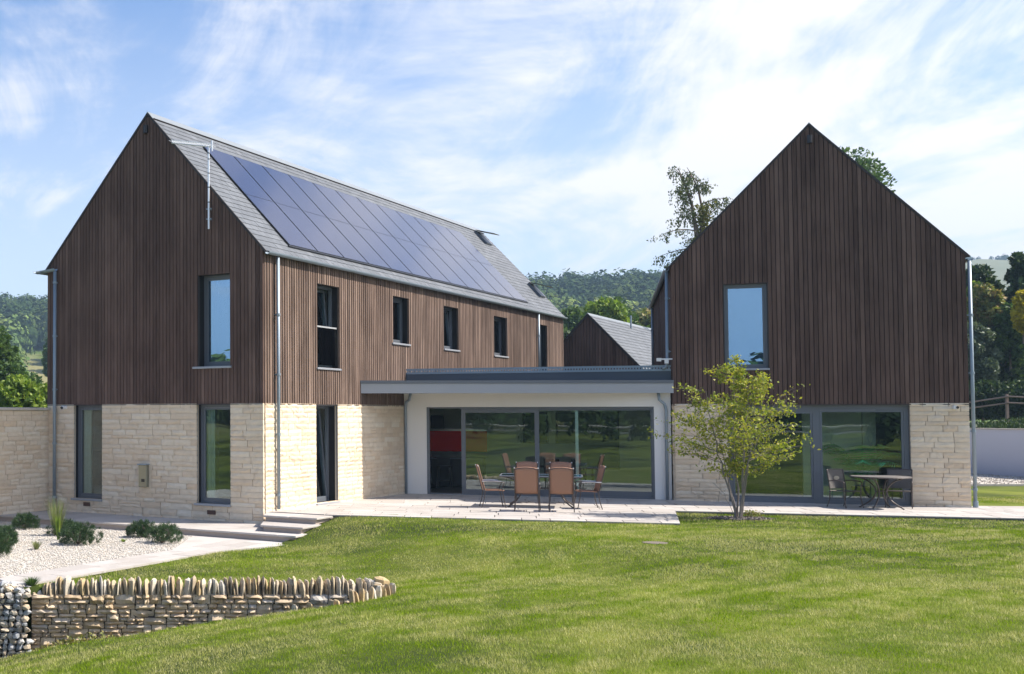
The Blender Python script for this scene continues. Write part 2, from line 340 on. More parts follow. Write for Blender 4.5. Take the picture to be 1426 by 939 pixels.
# ------------------------------------------------------------------ ground
def tps_fit(P):
    P = np.array(P, float); xy = P[:, :2]/10; n = len(P)
    d = np.linalg.norm(xy[:, None]-xy[None], axis=2); K = np.where(d > 0, d*d*np.log(d+1e-12), 0)+np.eye(n)*1e-3
    A = np.block([[K, np.ones((n, 1)), xy], [np.ones((1, n)), np.zeros((1, 3))], [xy.T, np.zeros((2, 3))]])
    w = np.linalg.solve(A, np.r_[P[:, 2], 0, 0, 0])
    def f(x, y):
        x = np.asarray(x, float)/10; y = np.asarray(y, float)/10; r = w[n]+w[n+1]*x+w[n+2]*y
        for i in range(n):
            d2 = (x-xy[i, 0])**2+(y-xy[i, 1])**2; r = r+w[i]*.5*d2*np.log(d2+1e-12)
        return r
    return f
COMMON = [(4.25, 26.8, -.05), (7.5, 25.8, -.04), (11.22, 24.75, -.04), (12.57, 28.0, -.04), (16, 26.95, -.04), (19.4, 25.95, -.05), (26, 24, -.05),
          (30, 30, -.1), (9, 20, -.08), (14, 20, -.03), (19, 18, .0), (6.6, 20.5, -.25), (5.0, 19.6, -.46), (5.5, 22.5, -.22), (4.4, 21.2, -.45),
          (3.4, 25.45, -.27), (3.9, 26.2, -.12), (4.3, 18.2, -.42), (6, 15, -.20), (5, 10, -.15), (9, 10, .0), (15, 10, .1), (12, 15, .0), (25, 12, .1), (5, 2, 0), (15, -5, .1), (-5, 0, -.6), (30, 0, .2), (8, 45, -.05), (20, 42, -.05), (32, 40, -.1)]
f_up = tps_fit(COMMON + [(2.75, 24.8, -.43), (1.4, 23.2, -.45), (-.1, 21.4, -.47), (-2.2, 18.9, -.46), (-1.9, 19.0, -.46), (1, 19.2, -.49), (3.3, 19.2, -.47), (1, 20.7, -.49), (3.9, 18.6, -.44), (2.4, 22.4, -.46), (-6, 19, -.5), (-6, 27, -.5), (-8, 34, -.4)])
f_lo = tps_fit(COMMON + [(-1.78, 17, -1.12), (-.12, 17, -.86), (1.98, 17.0, -.56), (3.0, 17.4, -.50), (3.76, 17.95, -.45), (-2.2, 17, -1.23), (-1.8, 14, -.93), (0, 14, -.62), (3, 14, -.30),
                         (0, 10, -.40), (-5, 10, -.8), (-6, 17, -1.5), (-9, 21, -1.6)])
AZP = np.array([-60, -12, -7.4, -3, 10, 18, 23.6, 30, 34, 36.8, 45, 70, 100]); RIDGE = np.array([33, 41, 40, 39, 43, 46, 46.5, 38, 30, 28, 32, 36, 30.])
def smooth(t): t = np.clip(t, 0, 1); return t*t*(3-2*t)
def f_far(x, y):
    r = np.hypot(x, y); az = np.degrees(np.arctan2(x, y)); rz = np.interp(az, AZP, RIDGE)
    front = smooth((np.cos(np.radians(az-15))+.05)/.5)
    rr = [0, 90, 150, 200, 260, 330, 450, 520, 640, 1000, 3200]; hh = [0, 0, .03, .085, .16, .42, .88, 1.0, .98, .9, .8]
    z = np.interp(r, rr, hh)*rz*front
    hill = 104*smooth((r-560)/420)*smooth((az-24)/6)*smooth((62-az)/12)
    hill = hill*(1+.05*np.sin(az*.9+1))
    back = .8*smooth((r-14)/40)+smooth((r-70)/160)*3.5
    z = np.maximum(z, hill*front)+back*(1-smooth((np.cos(np.radians(az-15))+.35)/.35))
    return z+.9*np.sin(x*.021+1)*np.sin(y*.017)*smooth((r-150)/100)
CR = np.array([[-9, 16.8], [-2.2, 17.0], [-.12, 17.0], [1.98, 17.08], [3.0, 17.45], [3.76, 18.0], [4.0, 18.4]])
def crest_y(x): return np.interp(x, CR[:, 0], CR[:, 1])
def wall_y(x): return 18.62+.0*(np.asarray(x)+2)      # centre line of the dry stone wall
WALL_END = 3.7
def ground_z(x, y):
    x = np.asarray(x, float); y = np.asarray(y, float); r = np.hypot(x-8, y-20)
    up = f_up(x, y); lo = f_lo(x, y); wy = wall_y(x); cy = crest_y(x)
    below = (y < wy) & (x < WALL_END)
    k = smooth((x-WALL_END+1.2)/1.2)
    d = np.clip(y-cy, 0, 9); hollow = np.maximum(lo-1.35*d*(1-k)*(1-k), -2.0)
    z = np.where(below, np.where(y > cy, np.minimum(hollow, lo), lo), up)
    z = np.where((x >= WALL_END) | (~below & (y < 17)), np.where(x >= WALL_END, lo*.5+up*.5, z), z)
    u, v = iL(x, y) if False else ((x-LO[0])*math.cos(LA)+(y-LO[1])*math.sin(LA), -(x-LO[0])*math.sin(LA)+(y-LO[1])*math.cos(LA))
    z = np.where((u < 1.45) & (v < .3) & (v > -12) & (y > wy) & (u > -12) & (x > -12), np.minimum(z, -.52), z)
    ins = ((u < .1) & (v > -.2) & (v < 24) & (u > -7)); z = np.where(ins, -.5, z)
    z = np.where((u > 0) & (v > -.7) & (y > 27.5-.3*(x-4.19)) & (y < 60) & (r < 35), np.minimum(z, -.06), z)
    z = np.where((u > 0) & (u < 1.80) & (v > -2.45) & (v < .3), np.minimum(z, -.5), z)
    b = smooth((r-26)/28)
    return z*(1-b)+(f_far(x, y)-.06)*b
def axis(lo, hi, step, far, grow=1.13):
    a = list(np.arange(lo, hi+1e-6, step)); s = step; l = [];
    x = lo
    while x > -far: s *= grow; x -= s; l.append(x)
    s = step; x = hi; h = []
    while x < far: s *= grow; x += s; h.append(x)
    return np.array(l[::-1]+a+h)
def build_ground():
    X = axis(-6, 22, .16, 3200, 1.07); Y = axis(8, 29, .16, 3200, 1.07)
    gx, gy = np.meshgrid(X, Y); Z = ground_z(gx, gy); n, m = gx.shape
    V = np.stack([gx.ravel(), gy.ravel(), Z.ravel()], 1); i = np.arange(n-1)[:, None]*m+np.arange(m-1)[None]; i = i.ravel()
    F = np.stack([i, i+1, i+m+1, i+m], 1); o = np_mesh('ground', V, F, 'ground', smooth=True); tag(o, kind='structure')
build_ground()

# ------------------------------------------------------------------ pieces: rough stones
def rough_block(nx, nz, amp, seed, rnd=0.0, back=1.0, edge=1.0):
    """unit block, x in -.5..+.5, z in -.5..+.5, front face towards -y at 0, back at +1, rough front"""
    rg = random.Random(seed); V = []; F = []
    for j in range(nz+1):
        for i in range(nx+1):
            x = i/nx-.5; z = j/nz-.5; e = (i in (0, nx)) or (j in (0, nz))
            cx = .5-abs(x); cz = .5-abs(z)
            y = (rg.uniform(.10, .30)*edge if e else rg.uniform(-amp, amp*.3))
            if rnd and e: x *= 1-rg.uniform(0, rnd)*(1 if (j in (0, nz)) else .3); z *= 1-rg.uniform(0, rnd)*(1 if (i in (0, nx)) else .45)
            V.append((x, y, z))
    W = nx+1
    for j in range(nz):
        for i in range(nx): a = j*W+i; F.append((a, a+1, a+W+1, a+W))
    ring = [i for i in range(W)]+[j*W+nx for j in range(1, nz+1)]+[nz*W+i for i in range(nx-1, -1, -1)]+[j*W for j in range(nz-1, 0, -1)]
    b0 = len(V)
    for i in ring: V.append((V[i][0], back, V[i][2]))
    for k in range(len(ring)): k2 = (k+1) % len(ring); F.append((ring[k], b0+k, b0+k2, ring[k2]))
    return V, F
def block_meshes(name, mat, count, nx, nz, amp, rnd, smooth=False, edge=1.0):
    return [mesh_of(name, *rough_block(nx, nz, amp, 100+i, rnd, edge=edge), mat, smooth) for i in range(count)]
ST = block_meshes('stone', 'lime', 14, 4, 2, .26, .04, edge=.45)
def lay_courses(s0, s1, z0, z1, openings, hr=(.095, .165), lr=(.28, .72), seed=1):
    rg = random.Random(seed); out = []; z = z0
    while z < z1-.02:
        h = rg.uniform(*hr)
        if z+h > z1-.07: h = z1-z
        # free intervals
        iv = [(s0, s1)]
        for (a, b, c, d) in openings:
            if z+h > c+.02 and z < d-.02:
                nv = []
                for (p, q) in iv:
                    if b <= p or a >= q: nv.append((p, q)); continue
                    if a > p: nv.append((p, a))
                    if b < q: nv.append((b, q))
                iv = nv
        for (p, q) in iv:
            s = p
            while s < q-.001:
                l = rg.uniform(*lr)
                if s+l > q-.16: l = q-s
                if h > .155 and rg.random() < .22 and l > .3: out.append((s, s+l, z, z+h*.5)); out.append((s, s+l, z+h*.5, z+h))
                else: out.append((s, s+l, z, z+h))
                s += l
        z += h
    return out
def place_stones(root, lst, pmap, limit, depth=.075, gap=.006, name='stone', mats=ST, stuffmat='lime_isl', keyf=None, rz=0):
    """pmap(s,z)->(local xyz of face centre, rotation about z). first `limit` as parts, the rest joined"""
    rg = random.Random(5)
    if keyf: lst = sorted(lst, key=keyf)
    rest = MB()
    for k, it in enumerate(lst):
        s0, s1, z0, z1, face = it
        loc, rot = pmap(face, (s0+s1)/2, (z0+z1)/2); me = rg.choice(mats); dd = depth*rg.uniform(.75, 1.15)
        sx, sz = (s1-s0)-gap, (z1-z0)-gap*.6
        if k < limit:
            o = link(name, me, root, loc); o.rotation_euler = (0, 0, rot); o.scale = (sx*(1 if rg.random() < .5 else -1), dd, sz)
            # face of the block stands proud by dd*(random)
        else:
            m = Matrix.Translation(loc) @ Matrix.Rotation(rot, 4, 'Z') @ Matrix.Diagonal((sx, dd, sz, 1))
            rest.add([tuple(m @ v.co) for v in me.vertices], [tuple(p.vertices) for p in me.polygons])
    if rest.V:
        o = rest.obj(name + '_walling', stuffmat, root, fix=False); o['kind'] = 'stuff'

def wall_mb(fn, s0, s1, z0, z1, ops, d0=0, d1=-.3):
    """solid wall with openings as boxes; fn maps (s, d, z)"""
    mb = MB(fn); S = sorted({s0, s1, *[o[0] for o in ops], *[o[1] for o in ops]}); S = [s for s in S if s0 <= s <= s1]
    for a, b in zip(S, S[1:]):
        m = (a+b)/2; cut = sorted([(o[2], o[3]) for o in ops if o[0] < m < o[1]]); z = z0
        for (c, d) in cut:
            if c > z+.001: mb.box(a, b, d1, d0, z, c)
            z = max(z, d)
        if z < z1-.001: mb.box(a, b, d1, d0, z, z1)
    return mb
def boards(root, fn, s0, s1, zb, topf, ops, pitch, bw, d0, d1, mat='wood', joined=False):
    n = int(round((s1-s0)/pitch)); pitch = (s1-s0)/n; mb = MB(fn)
    for i in range(n):
        a = s0+i*pitch+(pitch-bw)/2; b = a+bw; rj = random.uniform(-.004, .004); m = (a+b)/2
        cut = sorted([(o[2], o[3], o[0], o[1]) for o in ops if o[0]-.0 < m < o[1]+.0]); segs = []; z = zb
        for (c, d, oa, ob) in cut:
            if c > z+.02: segs.append((z, c, True))
            z = max(z, d)
        segs.append((z, None, False))
        for (p, q, flat) in segs:
            ta, tb = (q, q) if flat else (topf(a), topf(b))
            if min(ta, tb) < p+.03: continue
            V = [(a, d1, p), (b, d1, p), (b, d0+rj, p), (a, d0+rj, p), (a, d1, ta), (b, d1, tb), (b, d0+rj, tb), (a, d0+rj, ta)]
            Fc = [(0, 3, 2, 1), (4, 5, 6, 7), (0, 1, 5, 4), (1, 2, 6, 5), (2, 3, 7, 6), (3, 0, 4, 7)]
            if joined: mb.add(V, Fc)
            else: MB(fn).add(V, Fc).obj('board', mat, root)
    if joined and mb.V: o = mb.obj('board_cladding', 'wood_isl', root); o['kind'] = 'stuff'
def window(root, fn, s0, s1, z0, z1, rec=.16, fw=.07, sill=None, glass='glass', mull=(), tilt=False, curtain=None, sillw=.06, name='window', handle=False):
    """frame ring at depth -rec; pane and sill are its children"""
    mb = MB(fn); d0, d1 = -rec, -rec-.07
    mb.box(s0, s0+fw, d1, d0, z0, z1); mb.box(s1-fw, s1, d1, d0, z0, z1)
    mb.box(s0+fw, s1-fw, d1, d0, z0, z0+fw); mb.box(s0+fw, s1-fw, d1, d0, z1-fw, z1)
    for (a, b) in mull: mb.box(a, b, d1, d0+.003, z0+fw, z1-fw)
    fr = mb.obj(name, 'grey_metal', root)
    cells = [s0+fw]+[x for ab in mull for x in ab]+[s1-fw]
    for a, b in zip(cells[::2], cells[1::2]):
        if tilt:
            def ft(s, d, z, fn=fn, zb=z0+fw, dd=(d0+d1)/2): q = (z-zb)*math.sin(rad(5)); return fn(s, d-q, zb+(z-zb)*math.cos(rad(5)))
        else: ft = fn
        q = .055; m2 = MB(ft); m2.box(a+.004, a+q, d1+.004, d0-.01, z0+fw+.004, z1-fw-.004); m2.box(b-q, b-.004, d1+.004, d0-.01, z0+fw+.004, z1-fw-.004)
        m2.box(a+q, b-q, d1+.004, d0-.01, z0+fw+.004, z0+fw+q); m2.box(a+q, b-q, d1+.004, d0-.01, z1-fw-q, z1-fw-.004); m2.obj('sash', 'grey_metal', fr)
        MB(ft).box(a+q-.005, b-q+.005, d0-.045, d0-.030, z0+fw+q-.005, z1-fw-q+.005).obj('pane', glass, fr)
    if sill is not None:
        bevel(MB(fn).box(s0-sillw, s1+sillw*.3, -rec, sill, z0-.055, z0-.004).obj('sill', 'fascia', fr), .006)
    if curtain:
        a, b, dep = curtain; n = 26; V = []; 
        for i in range(n+1):
            s = a+(b-a)*i/n; d = -rec-dep+.035*math.sin(i*1.5)+.012*math.sin(i*3.7); V += [(s, d, z0+.03), (s, d, z1+.05)]
        MB(fn).add(V, [(2*i, 2*i+2, 2*i+3, 2*i+1) for i in range(n)]).obj('curtain', 'curtain', fr, smooth=True)
    return fr
def reveal(root, fn, s0, s1, z0, z1, d0, d1, mat, t=.02):
    mb = MB(fn); mb.box(s0-t, s0-.001, d1, d0, z0-.0, z1+t); mb.box(s1+.001, s1+t, d1, d0, z0, z1+t); mb.box(s0, s1, d1, d0, z1+.001, z1+t); return mb.obj('reveal', mat, root)
def downpipe(root, x, y, z0, z1, r=.042, foot=None, top=None, brdir=(0, 1), name='downpipe'):
    pts = [(x, y, z0), (x, y, z1)]
    if top: pts += [(x+top[0]*.35, y+top[1]*.35, z1+.07), (x+top[0], y+top[1], z1+.2)]
    if foot: pts = [(x+foot[0], y+foot[1], z0-.12), (x+foot[0]*.5, y+foot[1]*.5, z0-.08), (x+foot[0]*.12, y+foot[1]*.12, z0+.02)]+pts[1:]
    p = MB().tube(pts, r, 12).obj(name, 'galv', root, smooth=True)
    z = z0+.35
    while z < z1:
        m = MB(); m.tube([(x, y, z-.03), (x, y, z+.03)], r+.012, 12); m.box(min(x, x+brdir[0]*.1)-.012, max(x, x+brdir[0]*.1)+.012, min(y, y+brdir[1]*.1)-.012, max(y, y+brdir[1]*.1)+.012, z-.012, z+.012)
        m.obj('bracket', 'galv', p); z += 1.45
    return p
def halfround(mb, a, b, r=.07, n=8):
    """half-round gutter from a to b"""
    A, B = Vector(a), Vector(b); d = (B-A).normalized(); s = d.cross(Vector((0, 0, 1))).normalized(); V = []; F = []
    for P in (A, B):
        for rr in (r, r-.008):
            for k in range(n+1): an = PI+PI*k/n; V.append(tuple(P+s*math.cos(an)*rr+Vector((0, 0, math.sin(an)*rr))))
    m = n+1
    for k in range(n): F += [(k, k+1, 2*m+k+1, 2*m+k), (m+k, m+k+1, 3*m+k+1, 3*m+k), (k, k+1, m+k+1, m+k), (2*m+k, 2*m+k+1, 3*m+k+1, 3*m+k)]
    F += [(0, m, 3*m, 2*m), (n, m+n, 3*m+n, 2*m+n)]
    return mb.add(V, F)

# ------------------------------------------------------------------ LEFT WING
LW, LL, LE, LR_ = 6.754, 23.479, 6.31, 10.03
SLOPE = (LR_-LE)/(LW/2)
def left_wing():
    root = empty('timber_clad_house', (LO[0], LO[1], 0), LA)
    tag(root, 'long two-storey wing of dark timber over pale stone with solar panels on its roof', 'house')
    gab = lambda s, d, z: (s, -d, z); lon = lambda s, d, z: (d, s, z)
    g_up = (-1.81, -.889, 3.50, 5.77); g_l1 = (-5.824, -4.86, .09, 2.56); g_l2 = (-1.859, -.878, .13, 2.56)
    l_t = (2.66, 3.905, 3.53, 5.70); l_b = (7.25, 8.43, 4.40, 5.76); l_c = (11.1, 12.33, 4.40, 5.76); l_d = (15.6, 16.94, 4.38, 5.75); l_e = (20.4, 21.45, 3.75, 5.76)
    l_g = (2.55, 3.74, .04, 2.54); B = 2.585
    # structural core, set back behind stone and boards
    c1 = wall_mb(gab, -LW, 0, -.5, LE, [g_up, g_l1, g_l2], -.02, -.32); c1.fn = gab
    c1.V += []; c1.obj('wall', 'membrane', root)
    wall_mb(lon, .32, LL-.3, -.5, LE, [l_t, l_b, l_c, l_d, l_e, l_g, (8.75, 15.5, .03, 2.55)], -.02, -.32).obj('wall', 'membrane', root)
    MB().prism([(-LW, LE), (0, LE), (-LW/2, LR_-.02)], .02, .3).obj('gable_wall', 'membrane', root)
    MB().prism([(-LW, -.5), (0, -.5), (0, LE), (-LW/2, LR_-.02), (-LW, LE)], LL-.3, LL).obj('gable_wall', 'wood_isl', root)
    wall_mb(lambda s, d, z: (-LW-d, s, z), .3, LL-.3, -.5, LE, [(9.5, 14.0, .9, 2.45)], 0, -.3).obj('wall', 'wood_isl', root)
    window(root, lambda s, d, z: (-LW-d, s, z), 9.5, 14.0, .9, 2.45, rec=.1)  # unseen window, added to let skylight onto the kitchen splashback
    MB().box(-LW+.3, -.32, .32, LL-.3, -.1, .03).box(-LW+.3, -.32, .32, LL-.3, 2.62, 2.95).box(-LW+.3, -.32, .32, LL-.3, 6.0, 6.1).obj('floor', 'floor_int', root)
    MB().box(-4.2, -4.1, .32, 8.0, .03, 2.62).box(-4.2, -4.1, .32, LL-.3, 2.95, 6.0).box(-4.2, -.32, 8.0, 8.1, .03, 2.62).box(-LW+.3, -.32, 4.4, 4.5, .03, 6.0).box(-4.1, -.32, 9.6, 9.7, 2.95, 6).box(-4.1, -.32, 14, 14.1, 2.95, 6).obj('partition', 'plaster', root)
    # stone ground floor: inner lime mortar backing slightly behind the stones
    MBm = wall_mb(gab, -LW, .0, -.48, B-.02, [g_l1, g_l2], .022, -.019); MBm.obj('mortar_backing', 'mortar', root)
    wall_mb(lon, 0, 8.7, -.48, B-.02, [l_g], .022, -.019).obj('mortar_backing', 'mortar', root)
    L1 = [(*s, 'g') for s in lay_courses(-LW, .05, -.44, B, [g_l1, g_l2], seed=3)]
    L2 = [(*s, 'l') for s in lay_courses(-.0, 8.35, -.06, B, [l_g], seed=4)]
    def pm(face, s, z):
        return ((s, -.075, z), 0) if face == 'g' else ((.075, s, z), PI/2)
    place_stones(root, L1+L2, pm, 300, keyf=lambda i: (i[0] if i[4] == 'l' else (i[0]+LW)*.25))
    # boards
    topg = lambda s: LE+SLOPE*(LW/2-abs(s+LW/2))-.004
    boards(root, gab, -LW-.03, .05, B-.01, topg, [g_up], .105, .089, .055, .0)
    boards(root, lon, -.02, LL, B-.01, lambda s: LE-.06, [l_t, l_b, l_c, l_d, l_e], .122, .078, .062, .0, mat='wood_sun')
    # drip trim between stone and boards
    MB(gab).box(-LW-.02, .03, .0, .075, B-.03, B-.012).obj('drip_trim', 'trim', root); MB(lon).box(.0, LL, .0, .075, B-.03, B-.012).obj('drip_trim', 'trim', root)
    # windows
    for (o, fn, rec, kw) in ((g_up, gab, .2, dict(sill=.10, glass='glass_hi', curtain=(-1.70, -1.5, .16), sillw=.16)), (g_l1, gab, .12, dict(sill=.12, curtain=(-5.72, -5.45, .14))), (g_l2, gab, .12, dict(sill=.12, curtain=(-1.78, -1.5, .14))),
                        (l_t, lon, .17, dict(sill=.1, tilt=True, curtain=(3.3, 3.8, .35))), (l_b, lon, .17, dict(sill=.1, curtain=(7.4, 7.9, .2))), (l_c, lon, .17, dict(sill=.1, tilt=True, curtain=(11.6, 12.2, .3))),
                        (l_d, lon, .17, dict(sill=.1, curtain=(15.8, 16.7, .25))), (l_e, lon, .17, dict(curtain=(20.6, 21.0, .3))), (l_g, lon, .2, dict(sill=.14, tilt=True, curtain=(3.0, 3.65, .3)))):
        window(root, fn, *o, rec=rec, **kw)
        reveal(root, fn, *o, d0=.05 if fn is lon or o is g_up else .03, d1=-rec, mat='grey_metal' if o[2] < 1 else 'trim')
    # juliet rail across the tall window
    MB(lon).box(l_t[0]+.03, l_t[1]-.03, -.03, -.012, 4.58, 4.62).obj('balustrade_rail', 'alu', root)
    MB(lon).box(l_t[0]+.03, l_t[1]-.03, -.026, -.016, 3.60, 4.578).obj('balustrade_glass', 'glass', root)
    # roof: decking, slates, panels
    th = math.atan(SLOPE); SLn = math.hypot(LW/2, LR_-LE)
    def roofR(v, t, h): return (0.10-(t)*math.cos(th)+h*math.sin(th), v, LE-.10*SLOPE+t*math.sin(th)+h*math.cos(th))     # t up the slope from the eaves line
    def roofL(v, t, h): x, y, z = roofR(v, t, h); return (-LW-x, y, z)
    SLn = (LW/2+.10)/math.cos(th)
    for f in (roofR, roofL): MB(f).box(-.045, LL+.05, 0, SLn, .0, .035).obj('roof_deck', 'trim', root)
    nC = 26; ex = SLn/nC; sw = .32; cand = []
    PV0, PV1, PT0, PT1 = 1.50, 19.66, .42, 4.28
    for c in range(nC):
        off = (c % 2)*sw/2; v = -.05-off
        while v < LL+.05:
            a, b = max(v, -.05), min(v+sw, LL+.05); v += sw
            if b-a < .03: continue
            t0 = c*ex; m = (a+b)/2
            if PV0+.35 < m < PV1-.35 and PT0+.35 < t0 < PT1-.35: continue
            cand.append((a, b, t0, min(t0+ex*1.5, SLn)))
    cand.sort(key=lambda q: q[0]+.15*q[2])
    def slate(mb, a, b, t0, t1): mb.add([(a+.004, t0, .056+random.uniform(-.002, .003)), (b-.004, t0, .056+random.uniform(-.002, .003)), (b-.004, t1, .040), (a+.004, t1, .040), (a+.004, t0, .04), (b-.004, t0, .04)], [(0, 1, 2, 3), (0, 1, 5, 4), (0, 3, 4), (1, 2, 5), (4, 5, 2, 3)]); return mb
    for q in cand[:300]: slate(MB(roofR), *q).obj('slate', 'slate', root)
    mb = MB(roofR)
    for q in cand[300:]: slate(mb, *q)
    mb.obj('slate_covering', 'slate_isl', root)['kind'] = 'stuff'
    # simple slates on the far slope
    mb = MB(roofL)
    for c in range(13): mb.add([(-.05, c*ex*2, .056), (LL+.05, c*ex*2, .056), (LL+.05, min(c*ex*2+ex*2.4, SLn), .04), (-.05, min(c*ex*2+ex*2.4, SLn), .04)], [(0, 1, 2, 3)])
    mb.obj('slate_covering', 'slate_isl', root)['kind'] = 'stuff'
    # verge trims and ridge
    for f in (roofR, roofL): MB(f).box(-.075, -.048, -.02, SLn+.02, .0, .052).obj('verge_trim', 'trim', root)
    rz = LR_+.045
    MB().prism([(-LW/2-.17, rz-.15), (-LW/2, rz+.045), (-LW/2+.17, rz-.15), (-LW/2+.155, rz-.17), (-LW/2, rz+.015), (-LW/2-.155, rz-.17)], -.07, LL+.05).obj('ridge_capping', 'ridge', root)
    MB(roofR).box(-.05, LL+.04, SLn-.235, SLn-.20, .05, .075).obj('ridge_vent', 'membrane', root)
    # solar panels: two rows of twelve
    pw = (PV1-PV0)/12; ph = (PT1-PT0)/2
    for r in range(2):
        for i in range(12):
            a = PV0+i*pw; t0 = PT0+r*ph
            p = MB(roofR).box(a+.022, a+pw-.022, t0+.002, t0+ph-.002, .062, .098).obj('solar_panel', 'black', root)
            MB(roofR).box(a+.034, a+pw-.034, t0+.009, t0+ph-.009, .0985, .102).obj('cell_glass', 'solar', p)
            if i:
                for q in (.22, .78): MB(roofR).box(a-.028, a+.028, t0+ph*q, t0+ph*q+.07, .10, .108).obj('clamp', 'black', p)
    MB(roofR).box(PV0-.03, PV1+.03, PT0-.05, PT0-.002, .06, .09).obj('panel_tray', 'black', root)
    # roof windows standing open near the far verge
    for (v, t) in ((22.2, 4.10), (22.55, 1.05)):
        k = MB(roofR).box(v, v+.62, t, t+.75, .05, .13).obj('roof_window', 'grey_metal', root)
        def lid(a, b, c, v=v, t=t): an = rad(32); return roofR(a, t+.75-(t+.75-b)*math.cos(an)-(c)*math.sin(an), .14+(t+.75-b)*math.sin(an)+c*math.cos(an))
        MB(lid).box(v-.02, v+.64, t-.02, t+.76, 0, .05).obj('open_sash', 'black', k); MB(lid).box(v+.05, v+.57, t+.05, t+.69, .051, .056).obj('pane', 'solar', k)
    # gutters and pipes
    g = MB(); halfround(g, (.17, -.06, LE-.10), (.17, LL+.03, LE-.10), .068); g.obj('gutter', 'galv', root)
    g = MB(); halfround(g, (-LW-.17, -.42, LE-.10), (-LW-.17, LL, LE-.10), .068); g.obj('gutter', 'galv', root)
    g = MB(); halfround(g, (-LW-.30, -.16, LE-.08), (-LW+.36, -.16, LE-.04), .075); g.obj('gutter_return', 'galv', root)
    downpipe(root, .14, .50, .03, LE-.18, brdir=(-1, 0)); downpipe(root, .14, 20.15, 3.5, LE-.18, brdir=(-1, 0)); downpipe(root, -LW+.33, -.16, -.26, LE-.12, r=.046, brdir=(0, 1))
    # eaves filler
    MB(lon).box(0, LL, -.02, .09, LE-.09, LE-.02).obj('eaves_soffit', 'trim', root)
    # small things on the gable
    w = MB(gab).box(-3.64, -3.25, .078, .088, .40, 1.12).obj('backing_plate', 'lime', root)
    bx = bevel(MB(gab).box(-3.56, -3.30, .09, .21, .47, 1.03).obj('meter_box', 'steel_box', root), .012); MB(gab).box(-3.57, -3.29, .09, .25, 1.03, 1.06).obj('hood', 'galv', bx); MB(gab).box(-3.46, -3.36, .21, .216, .6, .68).obj('key_panel', 'black', bx)
    for (a, b) in ((-5.456, -5.25), (-1.53, -1.30)):
        z = -.105 if a < -5 else -.13
        MB(gab).box(a, b, .03, .105, z, z+.1).obj('air_brick', 'brick', root)
    cm = MB().tube([(-6.10, -.06, 2.50), (-6.10, -.22, 2.50)], .055, 12).obj('security_camera', 'white', root); MB().tube([(-6.10, -.22, 2.50), (-6.11, -.25, 2.485)], .038, 12).obj('lens_hood', 'black', cm)
    wl = MB().tube([(-LW/2-.03, -.10, 9.56), (-LW/2-.03, -.10, 9.76)], .06, 12).obj('gable_light', 'black', root); MB(gab).box(-LW/2-.06, -LW/2, .05, .1, 9.6, 9.72).obj('bracket', 'black', wl)
    # aerial
    ax, az = -1.43, 6.88
    a = MB().tube([(ax, -.16, az), (ax, -.16, 8.93)], .024, 10).obj('aerial_mast', 'alu', root)
    for z in (7.13, 7.38): MB().tube([(ax-.07, -.16, z), (ax+.08, -.16, z)], .016, 6).box(ax-.02, ax+.02, -.16, -.05, z-.02, z+.02).obj('bracket', 'galv', a)
    for z in (7.53, 7.9, 8.25, 8.6, 8.75): MB().tube([(ax, -.16, z), (ax, -.16, z+.025)], .027, 8).obj('cable_tie', 'black', a)
    b = MB(); b.tube([(ax+.10, -.16, 8.90), (ax-1.12, -.16, 9.17)], .014, 6); b.tube([(ax+.10, -.16, 8.98), (ax-1.12, -.16, 9.25)], .010, 6)
    for i in range(17):
        k = i/16; x = ax+.10-1.22*k; z = 8.94+.27*k; h = .16-.05*k
        b.tube([(x, -.16-h, z), (x, -.16+h, z)], .006, 5)
        if i < 16: b.tube([(x, -.16, z-.04), (x-.076, -.16, z+.05)], .005, 5); b.tube([(x-.0, -.16-h*.6, z-.035), (x-.0, -.16-h*.6, z+.035)], .005, 5)
    b.tube([(ax+.10, -.16, 8.80), (ax+.10, -.16, 9.06)], .022, 6); b.obj('aerial_boom', 'alu', a)
left_wing()

